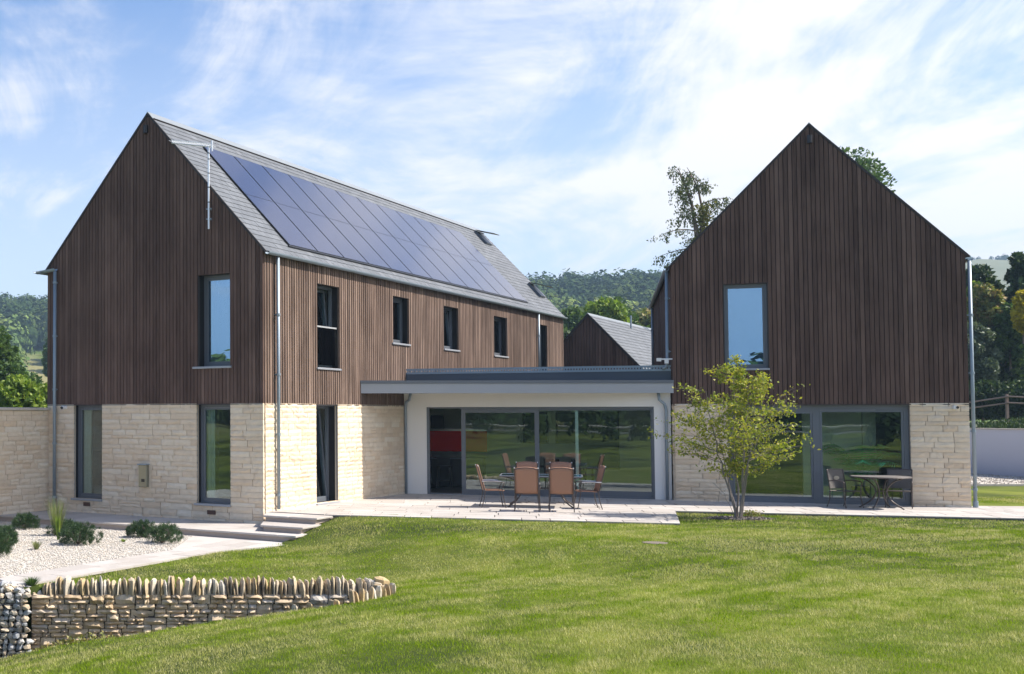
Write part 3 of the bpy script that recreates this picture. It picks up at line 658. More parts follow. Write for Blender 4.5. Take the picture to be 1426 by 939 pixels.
# ------------------------------------------------------------------ RIGHT WING
RW, RL_, RE, RRz = 6.685, 12.46, 6.365, 9.886
RSL = (RRz-RE)/(RW/2)
def right_wing():
    root = empty('timber_clad_house', (RO[0], RO[1], 0), RA)
    tag(root, 'gabled two-storey wing of dark timber over stone behind the small multi-stem tree', 'house')
    gab = lambda s, d, z: (s, -d, z); lef = lambda s, d, z: (-d, s, z)
    up = (1.26, 2.29, 3.54, 5.785); gl = (1.30, 5.45, .0, 2.54); B = 2.60
    wall_mb(gab, 0, RW, -.3, RE, [up, gl], -.02, -.32).obj('wall', 'membrane', root)
    MB().prism([(0, RE), (RW, RE), (RW/2, RRz-.02)], .02, .3).obj('gable_wall', 'membrane', root)
    MB().prism([(0, -.3), (RW, -.3), (RW, RE), (RW/2, RRz-.02), (0, RE)], RL_-.3, RL_).obj('gable_wall', 'wood_isl', root)
    MB().box(0.02, .3, .3, RL_-.3, -.3, RE).obj('wall', 'membrane', root)
    MB().box(RW-.3, RW, .3, RL_-.3, -.3, RE).obj('wall', 'wood_isl', root)
    MB().box(.3, RW-.3, .32, RL_-.3, -.1, .015).box(.3, RW-.3, .32, RL_-.3, 2.62, 2.95).box(.3, RW-.3, .32, RL_-.3, 6.0, 6.1).obj('floor', 'floor_int', root)
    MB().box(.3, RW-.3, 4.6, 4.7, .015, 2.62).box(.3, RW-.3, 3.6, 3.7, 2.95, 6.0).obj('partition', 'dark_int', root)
    MB().box(3.3, 4.72, 1.8, 1.9, .015, 2.62).obj('partition', 'plaster', root); MB().box(4.72, 5.02, 1.66, 1.76, .015, 2.62).obj('door_lining', 'white', root)
    wall_mb(gab, 0, RW, -.28, B-.02, [gl], .022, -.019).obj('mortar_backing', 'mortar', root)
    Ls = [(*s, 'g') for s in lay_courses(-.0, RW+.04, -.06, B, [gl], seed=8)]
    Ls2 = [(*s, 's') for s in lay_courses(.0, 1.6, -.06, B, [], seed=9)]
    place_stones(root, Ls+Ls2, lambda f, s, z: ((s, -.075, z), 0) if f == 'g' else ((-.05, s, z), -PI/2), 300)
    topg = lambda s: RE+RSL*(RW/2-abs(s-RW/2))-.004
    boards(root, gab, -.03, RW+.05, B-.02, topg, [up], .105, .089, .055, .0)
    boards(root, lef, 0.0, RL_, 2.55, lambda s: RE-.05, [], .122, .084, .045, -.02)
    MB(gab).box(-.02, RW+.03, 0, .075, B-.045, B-.025).obj('drip_trim', 'trim', root)
    window(root, gab, *up, rec=.05, sill=.11, glass='glass_hi', sillw=.08, fw=.05); reveal(root, gab, *up, d0=.058, d1=-.05, mat='trim')
    fr = window(root, gab, *gl, rec=.06, fw=.11, mull=((3.30, 3.46),), glass='glass', name='sliding_door'); reveal(root, gab, *gl, d0=.03, d1=-.06, mat='grey_metal')
    MB(gab).box(gl[0]+.11, 3.3, -.10, -.058, 2.34, 2.43).obj('head_rail', 'grey_metal', fr)
    th = math.atan(RSL); SLn = (RW/2+.10)/math.cos(th)
    rfR = lambda v, t, h: (RW+.10-t*math.cos(th)+h*math.sin(th), v, RE-.10*RSL+t*math.sin(th)+h*math.cos(th))
    rfL = lambda v, t, h: (RW-rfR(v, t, h)[0], v, rfR(v, t, h)[2])
    for f in (rfR, rfL):
        MB(f).box(-.045, RL_+.05, 0, SLn, .0, .035).obj('roof_deck', 'trim', root); MB(f).box(-.075, -.048, -.02, SLn+.02, .0, .052).obj('verge_trim', 'trim', root)
        mb = MB(f); ex = SLn/25
        for c in range(25):
            v = -.05-(c % 2)*.16
            while v < RL_+.05:
                a, b = max(v, -.05), min(v+.32, RL_+.05); v += .32
                if b-a < .02: continue
                mb.add([(a+.004, c*ex, .056), (b-.004, c*ex, .056), (b-.004, min(c*ex+ex*1.4, SLn), .04), (a+.004, min(c*ex+ex*1.4, SLn), .04)], [(0, 1, 2, 3)])
        mb.obj('slate_covering', 'slate_isl', root, fix=False)['kind'] = 'stuff'
    rz = RRz+.045; c = RW/2
    MB().prism([(c-.17, rz-.15), (c, rz+.045), (c+.17, rz-.15), (c+.155, rz-.17), (c, rz+.015), (c-.155, rz-.17)], -.07, RL_+.05).obj('ridge_capping', 'ridge', root)
    g = MB(); halfround(g, (-.14, -.06, RE-.09), (-.14, RL_, RE-.09), .065); g.obj('gutter', 'galv', root); g = MB(); halfround(g, (RW+.15, -.05, RE-.14), (RW+.15, RL_, RE-.14), .065); g.obj('gutter', 'galv', root)
    downpipe(root, RW+.13, -.02, .10, RE-.2, brdir=(-1, 0)); MB().tube([(RW+.13, -.02, -.02), (RW+.13, -.02, .16)], .062, 12).obj('pipe_shoe', 'galv', root)
    downpipe(root, -.13, .10, 3.68, RE-.15, foot=(-.14, -.05), brdir=(1, 0))
    downpipe(root, -.10, 11.6, 3.6, RE-.15, brdir=(1, 0))
    wl = MB().tube([(RW/2+.0, -.12, 9.42), (RW/2, -.12, 9.62)], .062, 12).obj('gable_light', 'black', root); MB(gab).box(RW/2-.03, RW/2+.03, .05, .1, 9.46, 9.58).obj('bracket', 'black', wl)
    cm = MB().tube([(6.40, -.06, 2.49), (6.40, -.24, 2.49)], .05, 12).obj('security_camera', 'white', root); MB().tube([(6.43, -.24, 2.49), (6.44, -.26, 2.485)], .032, 12).obj('lens_hood', 'black', cm)
    fl = MB().box(-.34, 0.0, -.02, .02, 3.80, 3.84).obj('floodlight_arm', 'white', root); MB().box(-.42, -.30, -.06, .05, 3.76, 3.85).box(-.22, -.12, -.06, .05, 3.70, 3.80).obj('lamp_head', 'white', fl)
right_wing()

# ------------------------------------------------------------------ GARDEN ROOM
def garden_room():
    root = empty('garden_room', (MO[0], MO[1], 0), MA)
    tag(root, 'flat-roofed glazed link with grey canopy between the two gabled wings', 'building')
    gab = lambda s, d, z: (s, -d, z); W = 7.15; op = (.62, 6.73, .0, 2.53)
    wall_mb(gab, -.4, W, -.2, 3.05, [op], 0, -.3).obj('wall', 'render', root)
    MB().box(-.4, W, .3, 7.0, -.1, .012).obj('floor', 'floor_int', root); MB().box(-.4, W, .31, 7, 2.75, 2.85).obj('ceiling', 'plaster', root)
    MB().box(-.4, W, 6.9, 7.0, .012, 2.75).obj('partition', 'plaster', root)
    MB().box(W-.1, W-.0, .31, 6.9, .012, 2.75).obj('partition', 'plaster', root)
    # bay frame: jambs, head, threshold; left leaf slid open behind the second
    mb = MB(gab); z1 = 2.53
    mb.box(.62, .70, -.16, -.05, .0, z1); mb.box(6.68, 6.73, -.16, -.05, 0, z1); mb.box(.70, 6.68, -.16, -.05, 2.49, z1); mb.box(.70, 6.68, -.16, -.045, 0, .035)
    fr = mb.obj('sliding_door', 'grey_metal', root)
    reveal(root, gab, .62, 6.73, 0, 2.53, -.002, -.05, 'grey_metal', .015)
    def leaf(a, b, da, db, fw, bottom=.13):
        m = MB(gab); m.box(a, a+fw, db, da, .036, 2.485); m.box(b-fw, b, db, da, .036, 2.485); m.box(a+fw, b-fw, db, da, .036, .036+bottom); m.box(a+fw, b-fw, db, da, 2.485-fw, 2.485)
        l = m.obj('door_leaf', 'grey_metal', fr); MB(gab).box(a+fw-.004, b-fw+.004, (da+db)/2-.008, (da+db)/2+.008, .036+bottom-.004, 2.489-fw).obj('pane', 'glass', fr); return l
    leaf(1.60, 3.74, -.055, -.105, .12); m = leaf(3.66, 6.70, -.112, -.155, .055, .16)
    MB(gab).box(4.70, 4.78, -.175, -.16, .05, 2.45).obj('door_post', 'alu', fr)
    # canopy: tapering soffit with fascia
    inv_ = inv(MO, MA); P = lambda x, y: inv_(x, y)
    a = P(5.69, 31.985); b = P(14.10, 31.50); c = P(14.15, 31.9); d = P(7.45, 34.30); e = P(*fL(.06, 8.1)); a2 = P(*fL(.03, 5.16))
    MB().slab([a2, b, c, (7.0, .0), (-.05, .0), e], 2.93, 3.20).obj('canopy_deck', 'fascia', root)
    def strip(p, q, t, z0, z1, name, mat):
        A, Bv = Vector(p), Vector(q); n = (Bv-A).normalized(); n = Vector((n.y, -n.x))
        MB().slab([tuple(A), tuple(Bv), tuple(Bv+n*t), tuple(A+n*t)], z0, z1).obj(name, mat, root)
    strip(a2, b, .03, 2.895, 3.16, 'fascia', 'fascia'); strip(a2, b, .055, 3.162, 3.245, 'fascia_trim', 'grey_metal')
    MB().slab([a2, b, c, (7.0, .1), (-.05, .1), e], 3.20, 3.24).obj('canopy_roofing', 'upstand', root)
    # upstand with perforated galvanised edging over the room
    e0, e1 = P(*fL(.07, 8.15)), P(*fR(-.06, .12))
    A, Bv = Vector(e0), Vector(e1); n = (Bv-A).normalized(); nn = Vector((-n.y, n.x))
    MB().slab([tuple(A), tuple(Bv), tuple(Bv+nn*.3), tuple(A+nn*.3)], 3.05, 3.50).obj('upstand', 'upstand', root)
    MB().slab([tuple(A-nn*.02), tuple(Bv-nn*.02), tuple(Bv+nn*.12), tuple(A+nn*.12)], 3.50, 3.56).obj('gravel_guard', 'galv', root)
    L = (Bv-A).length
    mb = MB(); k = 0
    while k*.075 < L-.05:
        p = A+n*(k*.075+.02)-nn*.012; q = p+n*.045; mb.slab([tuple(p), tuple(q), tuple(q+nn*.02), tuple(p+nn*.02)], 3.562, 3.60); k += 1
    g = mb.obj('guard_teeth', 'galv', root); g['kind'] = 'stuff'
    MB().slab([tuple(A+nn*.0), tuple(Bv+nn*.0), tuple(Bv+nn*.02), tuple(A+nn*.02)], 3.602, 3.66).obj('guard_rail', 'galv', root)
    f1 = P(*fL(.05, 15.0)); f2 = P(*fR(-.06, 6.9))
    MB().slab([tuple(A+nn*.12), tuple(Bv+nn*.12), f2, f1], 3.40, 3.56).obj('flat_roof', 'slate_isl', root)
    # pipes at both ends under the canopy
    MB().tube([(.03, -.08, .0), (.03, -.08, 2.55), (.06, -.12, 2.68), (.16, -.22, 2.74), (.2, -.24, 2.93)], .04, 12).obj('downpipe', 'galv', root, smooth=True)
    MB().tube([(7.03, -.08, .0), (7.03, -.08, 2.45), (6.99, -.10, 2.6), (6.86, -.14, 2.72), (6.84, -.15, 2.93)], .04, 12).obj('downpipe', 'galv', root, smooth=True)
    return root
GR = garden_room()
# ------------------------------------------------------------------ interior things seen through the glass
def M2(u, v, z=0): x, y = fM(u, v); return (x, y, z)
def interior():
    k = empty('kitchen_counter', M2(0, 3.6), MA); tag(k, 'dark kitchen bar under a red glass splashback inside the open door', 'kitchen counter')
    MB().box(-1.8, 1.9, 0, .6, .036, .9).obj('cabinet', 'black', k); MB().box(-1.85, 1.95, -.25, .62, .90, .94).obj('worktop', 'grey_metal', k)
    s = MB().box(-1.8, 1.95, .62, .66, 1.12, 1.78).obj('splashback', 'red', k); MB().box(-1.8, 1.95, .45, .66, 1.79, 1.84).obj('shelf', 'steel', k); MB().box(.2, .6, .47, .64, 1.85, 2.3).box(-.2, .0, .47, .64, 1.85, 2.1).obj('shelf_pots', 'black', k)
    def stool(u, v, lab):
        o = empty('bar_stool', M2(u, v), MA); tag(o, lab, 'bar stool', 'bar stools inside the open door')
        MB().box(-.2, .2, -.19, .19, .66, .71).obj('seat', 'black', o); MB().box(-.2, .2, -.21, -.17, .72, .98).obj('backrest', 'black', o)
        for sx in (-1, 1):
            for sy in (-1, 1): MB().tube([(sx*.17, sy*.17, .66), (sx*.22, sy*.22, .014)], .014, 6).obj('leg', 'steel', o)
        MB().tube([(-.2, -.2, .24), (.2, -.2, .24)], .012, 6).tube([(-.2, .2, .24), (.2, .2, .24)], .012, 6).obj('footrest', 'steel', o)
    stool(.12, 3.0, 'left of the two bar stools inside the open door'); stool(.75, 3.0, 'right of the two bar stools inside the open door')
    for i, (u, l) in enumerate(((2.9, 'left one of two dark framed pictures on the garden room back wall'), (3.95, 'right one of two dark framed pictures on the garden room back wall'))):
        o = empty('picture_frame', M2(u, 6.87), MA); tag(o, l, 'picture', 'framed pictures on the back wall')
        MB().box(0, .8, -.04, 0, 1.35, 2.4).obj('frame', 'black', o); MB().box(.06, .74, -.046, -.041, 1.41, 2.34).obj('print', 'leaf_grey', o)
    o = empty('patio_door', M2(6.1, 6.8), MA); tag(o, 'narrow bright strip of window beside a dark screen inside the garden room', 'window')
    MB().box(-.16, -.02, 0, .05, .75, 2.35).obj('pane', 'white', o); MB().box(-1.5, -.17, -.02, .03, .5, 2.4).obj('screen', 'black', o)
    t = empty('dining_table', M2(4.3, 2.6), MA); tag(t, 'dark dining table inside the garden room', 'table')
    MB().box(-.9, .9, -.45, .45, .73, .77).obj('tabletop', 'black', t)
    for sx in (-1, 1):
        for sy in (-1, 1): MB().box(sx*.82-.03, sx*.82+.03, sy*.38-.03, sy*.38+.03, .014, .73).obj('leg', 'black', t)
    for i, (u, l) in enumerate(((4.0, 'dark dining chair indoors on the left side of the dining table'), (4.75, 'dark dining chair indoors on the right side of the dining table'))):
        c = empty('dining_chair', M2(u, 1.9), MA); tag(c, l, 'chair', 'dining chairs indoors')
        MB().box(-.22, .22, -.22, .22, .44, .48).obj('seat', 'black', c); MB().box(-.22, .22, -.24, -.2, .49, 1.0).obj('backrest', 'black', c)
        for sx in (-1, 1):
            for sy in (-1, 1): MB().box(sx*.19-.02, sx*.19+.02, sy*.19-.02, sy*.19+.02, .014, .44).obj('leg', 'black', c)
    # palm behind the right-hand glazing
    x, y = fR(4.50, .85); p = empty('potted_palm', (x, y, .016), 0); p.scale = (1.15, 1.15, 1.22); tag(p, 'green palm in a pot behind the glass of the right wing', 'plant')
    MB().tube([(0, 0, 0), (0, 0, .34)], [.15, .19], 14).obj('pot', 'black', p)
    rg = random.Random(3)
    for i in range(15):
        an = i*2.4; ln = rg.uniform(.6, .95); up = rg.uniform(.55, 1.0); m = MB(); pts = []
        for k in range(9):
            t = k/8; r = ln*t*(.55+.45*t); z = .34+.95*up*math.sin(t*PI*.62); pts.append(Vector((r*math.cos(an), r*math.sin(an), z)))
        m.tube(pts, [.009*(1-.7*k/8) for k in range(9)], 4)
        for k in range(2, 9):
            d = (pts[k]-pts[k-1]).normalized(); sd = d.cross(Vector((0, 0, 1))).normalized(); w = .26*math.sin(PI*(k-1)/8.6)+.04
            for q in (0, .33, .66):
                b = pts[k-1].lerp(pts[k], q)
                for sg in (-1, 1): e = b+sd*sg*w+d*.10+Vector((0, 0, -.07)); m.add([tuple(b), tuple(b+d*.035), tuple(e)], [(0, 1, 2)])
        m.obj('frond', 'palm', p, fix=False)
interior()

# ------------------------------------------------------------------ boundary wall at the far left, in line with the wing's rear corner
def left_wall():
    root = empty('garden_wall', (LO[0], LO[1], 0), LA); tag(root, 'pale stone boundary wall with flat capping at the left edge of the photo', 'wall')
    x0 = -LW-.02; v0, v1 = -5.2, .28
    MB().box(x0-.35, x0-.02, v0, v1, -.5, 2.42).obj('core', 'mortar', root)
    MB().box(x0-.019, x0+.022, v0, v1, -.5, 2.42).obj('mortar_backing', 'mortar', root)
    Ls = [(*s, 'w') for s in lay_courses(v0, -.02, -.44, 2.42, [], seed=21)]
    place_stones(root, Ls, lambda f, s, z: ((x0+.075, s, z), PI/2), 300, keyf=lambda i: -i[0])
    for i, (a, b) in enumerate(((v0, -3.9), (-3.895, -2.6), (-2.595, -1.3), (-1.295, -.02))): bevel(MB().box(x0-.40, x0+.13, a, b, 2.425, 2.50).obj('cap_stone', 'cap', root), .01)
left_wall()

# ------------------------------------------------------------------ terrace, steps, strip, path, gravel
def clip_poly(sub, clip):
    """Sutherland-Hodgman, clip convex and counter-clockwise"""
    out = sub
    for i in range(len(clip)):
        a, b = clip[i], clip[(i+1) % len(clip)]; inp = out; out = []
        if not inp: return []
        ins = lambda p: (b[0]-a[0])*(p[1]-a[1])-(b[1]-a[1])*(p[0]-a[0]) >= -1e-9
        for j in range(len(inp)):
            p, q = inp[j-1], inp[j]
            def x():
                d1 = (b[0]-a[0])*(p[1]-a[1])-(b[1]-a[1])*(p[0]-a[0]); d2 = (b[0]-a[0])*(q[1]-a[1])-(b[1]-a[1])*(q[0]-a[0]); t = d1/(d1-d2); return (p[0]+(q[0]-p[0])*t, p[1]+(q[1]-p[1])*t)
            if ins(q):
                if not ins(p): out.append(x())
                out.append(q)
            elif ins(p): out.append(x())
    return out
def area(P): return abs(sum(P[i-1][0]*P[i][1]-P[i][0]*P[i-1][1] for i in range(len(P)))/2) if len(P) > 2 else 0
def pave(root, regions, ang, org, rows, lens, ztop, th=.05, gap=.020, seed=1, mat='pave'):
    rg = random.Random(seed); c, s = math.cos(ang), math.sin(ang)
    F_ = lambda u, v: (org[0]+c*u-s*v, org[1]+s*u+c*v)
    v = rows[0]; n = 0
    while v < rows[1]:
        h = rg.choice(rows[2]); u = rows[3]-rg.uniform(0, .8)
        while u < rows[4]:
            l = rg.choice(lens); q = [F_(u+gap/2, v+gap/2), F_(u+l-gap/2, v+gap/2), F_(u+l-gap/2, v+h-gap/2), F_(u+gap/2, v+h-gap/2)]; u += l
            for R in regions:
                p = clip_poly(q, R)
                if area(p) > .03: dz = rg.uniform(-.0015, .0015); MB().slab(p, ztop-th, ztop+dz).obj('paving_slab', mat, root); n += 1
        v += h
    return n
def paving():
    ter = empty('terrace', (0, 0, 0)); tag(ter, kind='structure')
    # deck polygons (world), counter-clockwise
    A = (4.19, 26.94); B_ = (11.22, 24.84); C = (12.57, 28.07); D = (19.43, 26.05); E_ = (27.5, 23.7)
    Lc0 = fL(.0, -.40); Ls0 = fL(1.85, -.40); Ls1 = fL(1.80, .15); Lw = fL(.0, 8.15)
    r1 = [A, B_, C, (14.13, 31.9), fM(0.0, .02), Lw, fL(.0, .15)]
    r1 = [fL(0, .15), A, B_, C, (14.13, 31.93), fL(.0, 8.2)]
    r2 = [C, D, fR(6.72, .05), (14.13, 31.93)]
    r3 = [D, E_, (29.5, 28.5), fR(6.9, .6), fR(6.72, 0)]
    r0 = [fL(0, -.42), fL(1.84, -.42), fL(1.80, .15), fL(0, .15)]
    nrm = lambda P: P if sum(P[i-1][0]*P[i][1]-P[i][0]*P[i-1][1] for i in range(len(P))) > 0 else P[::-1]
    regs = [nrm(r) for r in (r1, r2, r3)]
    n = pave(ter, regs, rad(-16.6), A, (-4.2, 12, (.45, .60, .75), -6, 28), (.6, .75, .9, 1.2), 0.0, seed=2)
    print('slabs', n)
    for r, z in ((nrm(r1), 0), (nrm(r2), 0), (nrm(r3), 0)): MB().slab(r, -.3, -.022).obj('paving_bed', 'pave_bed', ter)
    # steps in the left wing's frame
    st = empty('garden_steps', (LO[0], LO[1], 0), LA); tag(st, kind='structure')
    def tread(u0, u1, v0, v1, z, name='step_tread'): return bevel(MB().box(u0, u1, v0, v1, z-.045, z).obj(name, 'pave', st), .008)
    for P in ([(.11, -.03), (.48, -.80), (1.12, -.80), (1.12, -.03)], [(1.13, -.03), (1.13, -.80), (1.86, -.80), (1.86, -.03)]): bevel(MB().slab(P, -.047, -.002).obj('step_tread', 'pave', st), .008)
    MB().slab([(.14, -.02), (.52, -.75), (1.80, -.75), (1.80, .1), (.14, .1)], -.45, -.049).obj('riser', 'riser', st)
    bevel(MB().slab([(.45, -.752), (.88, -1.62), (1.95, -1.62), (1.95, -.752)], -.185, -.14).obj('step_tread', 'pave', st), .008)
    MB().slab([(.50, -.752), (.93, -1.56), (1.88, -1.56), (1.88, -.752)], -.45, -.187).obj('riser', 'riser', st)
    # strip along the gable
    sp = empty('gable_path', (LO[0], LO[1], 0), LA); tag(sp, kind='structure')
    u = -6.70; rg = random.Random(4)
    while u < 2.0:
        l = min(1.18, 2.02-u)
        for (a, b) in ((-2.05, -1.02), (-1.015, -.10)):
            if u > .45 and a > -1.5: continue
            p = [(u+.004, a), (u+l-.004, a), (u+l-.004, b), (u+.004, b)]
            bevel(MB().slab(p, -.325, -.28).obj('paving_slab', 'pave', sp), .006)
        u += 1.18
    MB().box(-6.70, 1.97, -2.0, -.02, -.52, -.327).obj('riser', 'riser', sp)
    # diagonal path beside the gravel
    pt = empty('garden_path', (LO[0], LO[1], 0), LA); tag(pt, kind='structure')
    v = -12.0
    while v < -2.06:
        l = .9
        for (a, b) in ((.60, 1.03), (1.038, 1.47)):
            off = .45 if a > 1 else 0; q = min(v+l-.008+off, -2.06)
            MB().box(a, b, v+off, q, -.47, -.43+rg.uniform(-.002, .002)).obj('paving_slab', 'pave', pt)
        v += .9
    P = [(.60, -2.06), (.6, -3.2), (1.47, -2.3), (1.99, -2.06)]
    # widening beside the steps
    MB().slab([(1.475, -2.06), (1.475, -4.2), (2.0, -2.5), (2.05, -2.06)], -.47, -.432).obj('paving_slab', 'pave', pt)
    MB().slab([(-.6, -2.06), (.595, -4.6), (.595, -2.06)], -.47, -.429).obj('paving_slab', 'pave', pt)
    # gravel bed
    gb = empty('gravel_bed', (LO[0], LO[1], 0), LA); gb['kind'] = 'structure'
    MB().box(-9, .60, -12, -2.0, -.50, -.437).obj('bed', 'gravel_bed', gb)
    N = 30000; u = RNG.uniform(-6.8, .6, N); v = -2.05-(RNG.random(N)**.9)*9.2
    keep = ~((u > -.6) & (v > -4.6) & ((u+.6)/1.2 > (-(v+2.06))/2.54)); u, v = u[keep], v[keep]; N = len(u)
    oc = np.array([(1, 0, 0), (-1, 0, 0), (0, 1, 0), (0, -1, 0), (0, 0, 1), (0, 0, -1)], float); fc = np.array([(0, 2, 4), (2, 1, 4), (1, 3, 4), (3, 0, 4), (2, 0, 5), (1, 2, 5), (3, 1, 5), (0, 3, 5)])
    sc = RNG.uniform(.010, .024, (N, 1, 1))*RNG.uniform(.6, 1.3, (N, 1, 3)); an = RNG.uniform(0, 6.28, N); V = oc[None]*sc
    ca, sa = np.cos(an)[:, None], np.sin(an)[:, None]; x = V[:, :, 0]*ca-V[:, :, 1]*sa; y = V[:, :, 0]*sa+V[:, :, 1]*ca
    V = np.stack([x+u[:, None], y+v[:, None], V[:, :, 2]*.7-.43], 2).reshape(-1, 3); F = (fc[None]+6*np.arange(N)[:, None, None]).reshape(-1, 3)
    o = np_mesh('pebbles', V, F, 'gravel', gb); o['kind'] = 'stuff'
paving()

# ------------------------------------------------------------------ dry stone wall, second cope row, gabion
DRYM = block_meshes('stone', 'dry', 16, 4, 2, .5, .13)
def cope_mesh(seed):
    rg = random.Random(seed); V = []; F = []; n = 6; lv = [0, .4, rg.uniform(.66, .8), rg.uniform(.84, .93), 1.0]; wd = [1, rg.uniform(.95, 1.1), rg.uniform(.85, 1.05), rg.uniform(.55, .9), rg.uniform(.15, .5)]
    lean = rg.uniform(-.12, .12)
    for z, w in zip(lv, wd):
        for k in range(n):
            a = 2*PI*(k+.5)/n; cx, cy = math.cos(a), math.sin(a); q = max(abs(cx), abs(cy)); e = .8
            x = cx/q**e*.5*w*rg.uniform(.78, 1.15)+lean*z; y = cy/q**e*.5*(1-(1-w)*.5)*rg.uniform(.88, 1.1); V.append((x, y, z*rg.uniform(.97, 1.04)))
    for j in range(len(lv)-1):
        for k in range(n): F.append((j*n+k, j*n+(k+1) % n, (j+1)*n+(k+1) % n, (j+1)*n+k))
    F.append(tuple(range(n))[::-1]); F.append(tuple(range((len(lv)-1)*n, len(lv)*n))); return mesh_of('cope_stone', V, F, 'cope')
COPEM = [cope_mesh(i) for i in range(14)]
def dry_wall():
    x0, x1 = -1.90, 3.52; ang = 0.0; root = empty('dry_stone_wall', (x0, float(wall_y(x0))-.17, 0), ang)
    tag(root, 'low dry stone retaining wall with upright cope stones at the lower left of the lawn', 'wall'); Lg = (x1-x0)/math.cos(ang); rg = random.Random(2)
    MB().box(0, Lg, .05, .40, -1.9, -.56).obj('core', 'soil', root)
    rows = []; z = -1.72
    while z < -.55:
        h = rg.uniform(.045, .08)
        if z+h > -.58: h = -.53-z
        rows.append((z, z+h)); z += h
    B = []
    for _ in range(60):
        r = rg.randrange(4, len(rows)-1); k = 2 if rg.random() < .75 else 3; r2 = min(r+k, len(rows)); w = rg.uniform(.16, .40); a = rg.uniform(.1, Lg-.6); q = (a, a+w, rows[r][0], rows[r2-1][1])
        if all(q[0] > c[1]+.15 or q[1] < c[0]-.15 or q[2] >= c[3] or q[3] <= c[2] for c in B): B.append(q)
        if len(B) > 26: break
    out = list(B)
    for (z0, z1) in rows:
        m = (z0+z1)/2; cut = sorted([(c[0], c[1]) for c in B if c[2] < m < c[3]]); p = 0.0
        for (ca, cb) in cut+[(Lg, Lg)]:
            s = p
            while s < ca-.001:
                l = rg.uniform(.10, .36)
                if s+l > ca-.09: l = ca-s
                out.append((s, s+l, z0, z1)); s += l
            p = cb
    # only what stands above the fore lawn is worth pieces of its own
    def vis(q):
        s = (q[0]+q[1])/2; return q[3] > np.interp(s, [0, 1.8, 3.9, 5.5], [-1.62, -1.30, -.95, -.66])
    A_ = [q for q in out if vis(q)]; Bq = [q for q in out if not vis(q)]
    lst = [(*q, 'f') for q in A_+Bq]
    place_stones(root, lst, lambda f, s, z: ((s, rg.uniform(-.018, .018), z), 0), min(300, len(A_)), depth=.13, gap=.004, mats=DRYM, stuffmat='dry')
    print('dry stones', len(A_), len(Bq))
    s = .0
    while s < Lg-.02:
        w = rg.choice((rg.uniform(.04, .075), rg.uniform(.06, .125))); h = rg.uniform(.20, .275)
        if s < .35: h *= .62+s
        o = link('cope_stone', rg.choice(COPEM), root, (s+w/2, .18+rg.uniform(-.02, .02), -.54-(max(0, .3-s)*.45))); o.scale = (w*1.08, .34, h); o.rotation_euler = (rg.uniform(-.06, .06), rg.uniform(-.13, .13), rg.uniform(-.15, .15)); s += w
    # heap of larger stones closing the right-hand end
    for (dx, dy, sx, sy, sz, rz_, dz) in ((Lg+.02, .10, .22, .3, .17, .3, -.50), (Lg+.14, .0, .26, .22, .10, -.3, -.48), (Lg+.02, -.08, .2, .2, .12, .8, -.48), (Lg+.12, .12, .24, .26, .09, .1, -.36)):
        o = link('cope_stone', rg.choice(COPEM), root, (dx, dy, dz)); o.scale = (sx, sy, sz); o.rotation_euler = (.1, .15, rz_)
    # lower cope row on the fore side
    r2 = empty('dry_stone_wall', (0, 0, 0)); tag(r2, 'short row of low white cope stones rising along the lawn edge to the wall end', 'wall')
    t = 0.0
    while t < 1:
        x = 1.98+1.75*t; y = float(crest_y(x))+.08; z = float(f_lo(x, y-.1)); big_ = t > .55; w = rg.uniform(.05, .075) if not big_ else rg.uniform(.06, .09); h = rg.uniform(.10, .14) if not big_ else rg.uniform(.19, .26)
        if big_ or rg.random() < .75:
            o = link('cope_stone', rg.choice(COPEM), r2, (x, y, z-.05 if big_ else z-.045)); o.scale = (w, .16, h); o.rotation_euler = (0, rg.uniform(-.2, .2), .25+rg.uniform(-.2, .2))
        t += (w+(.006 if big_ else .05))/1.75
    # reddish plants at the foot
    N = 2600; x = RNG.uniform(-1.9, .2, N); y = RNG.uniform(17.7, 18.4, N); z = -1.50+.42*RNG.random(N)*np.exp(-((x+.9)**2)/.9)
    leaf_cards('ground_cover', np.stack([x, y, z], 1), RNG.uniform(.02, .04, N), 'leaf_olive', stuff=True)
def leaf_cards(name, P, S, mat, parent=None, stuff=False, tang=None, aspect=.55, kind_tri=False):
    """one rhombus (two triangles folded) per point with random orientation"""
    N = len(P); d = RNG.normal(size=(N, 3)); 
    if tang is not None: d = d*.6+tang
    d /= np.linalg.norm(d, axis=1)[:, None]; e = RNG.normal(size=(N, 3)); e -= d*(e*d).sum(1)[:, None]; e /= np.linalg.norm(e, axis=1)[:, None]; S = np.asarray(S)[:, None]
    n = np.cross(d, e)
    V = np.stack([P-d*S, P+e*S*aspect+n*S*.18, P+d*S, P-e*S*aspect+n*S*.18], 1).reshape(-1, 3); F = np.arange(4*N).reshape(-1, 4)
    o = np_mesh(name, V, F, mat, parent)
    if stuff: tag(o, kind='stuff')
    return o
dry_wall()
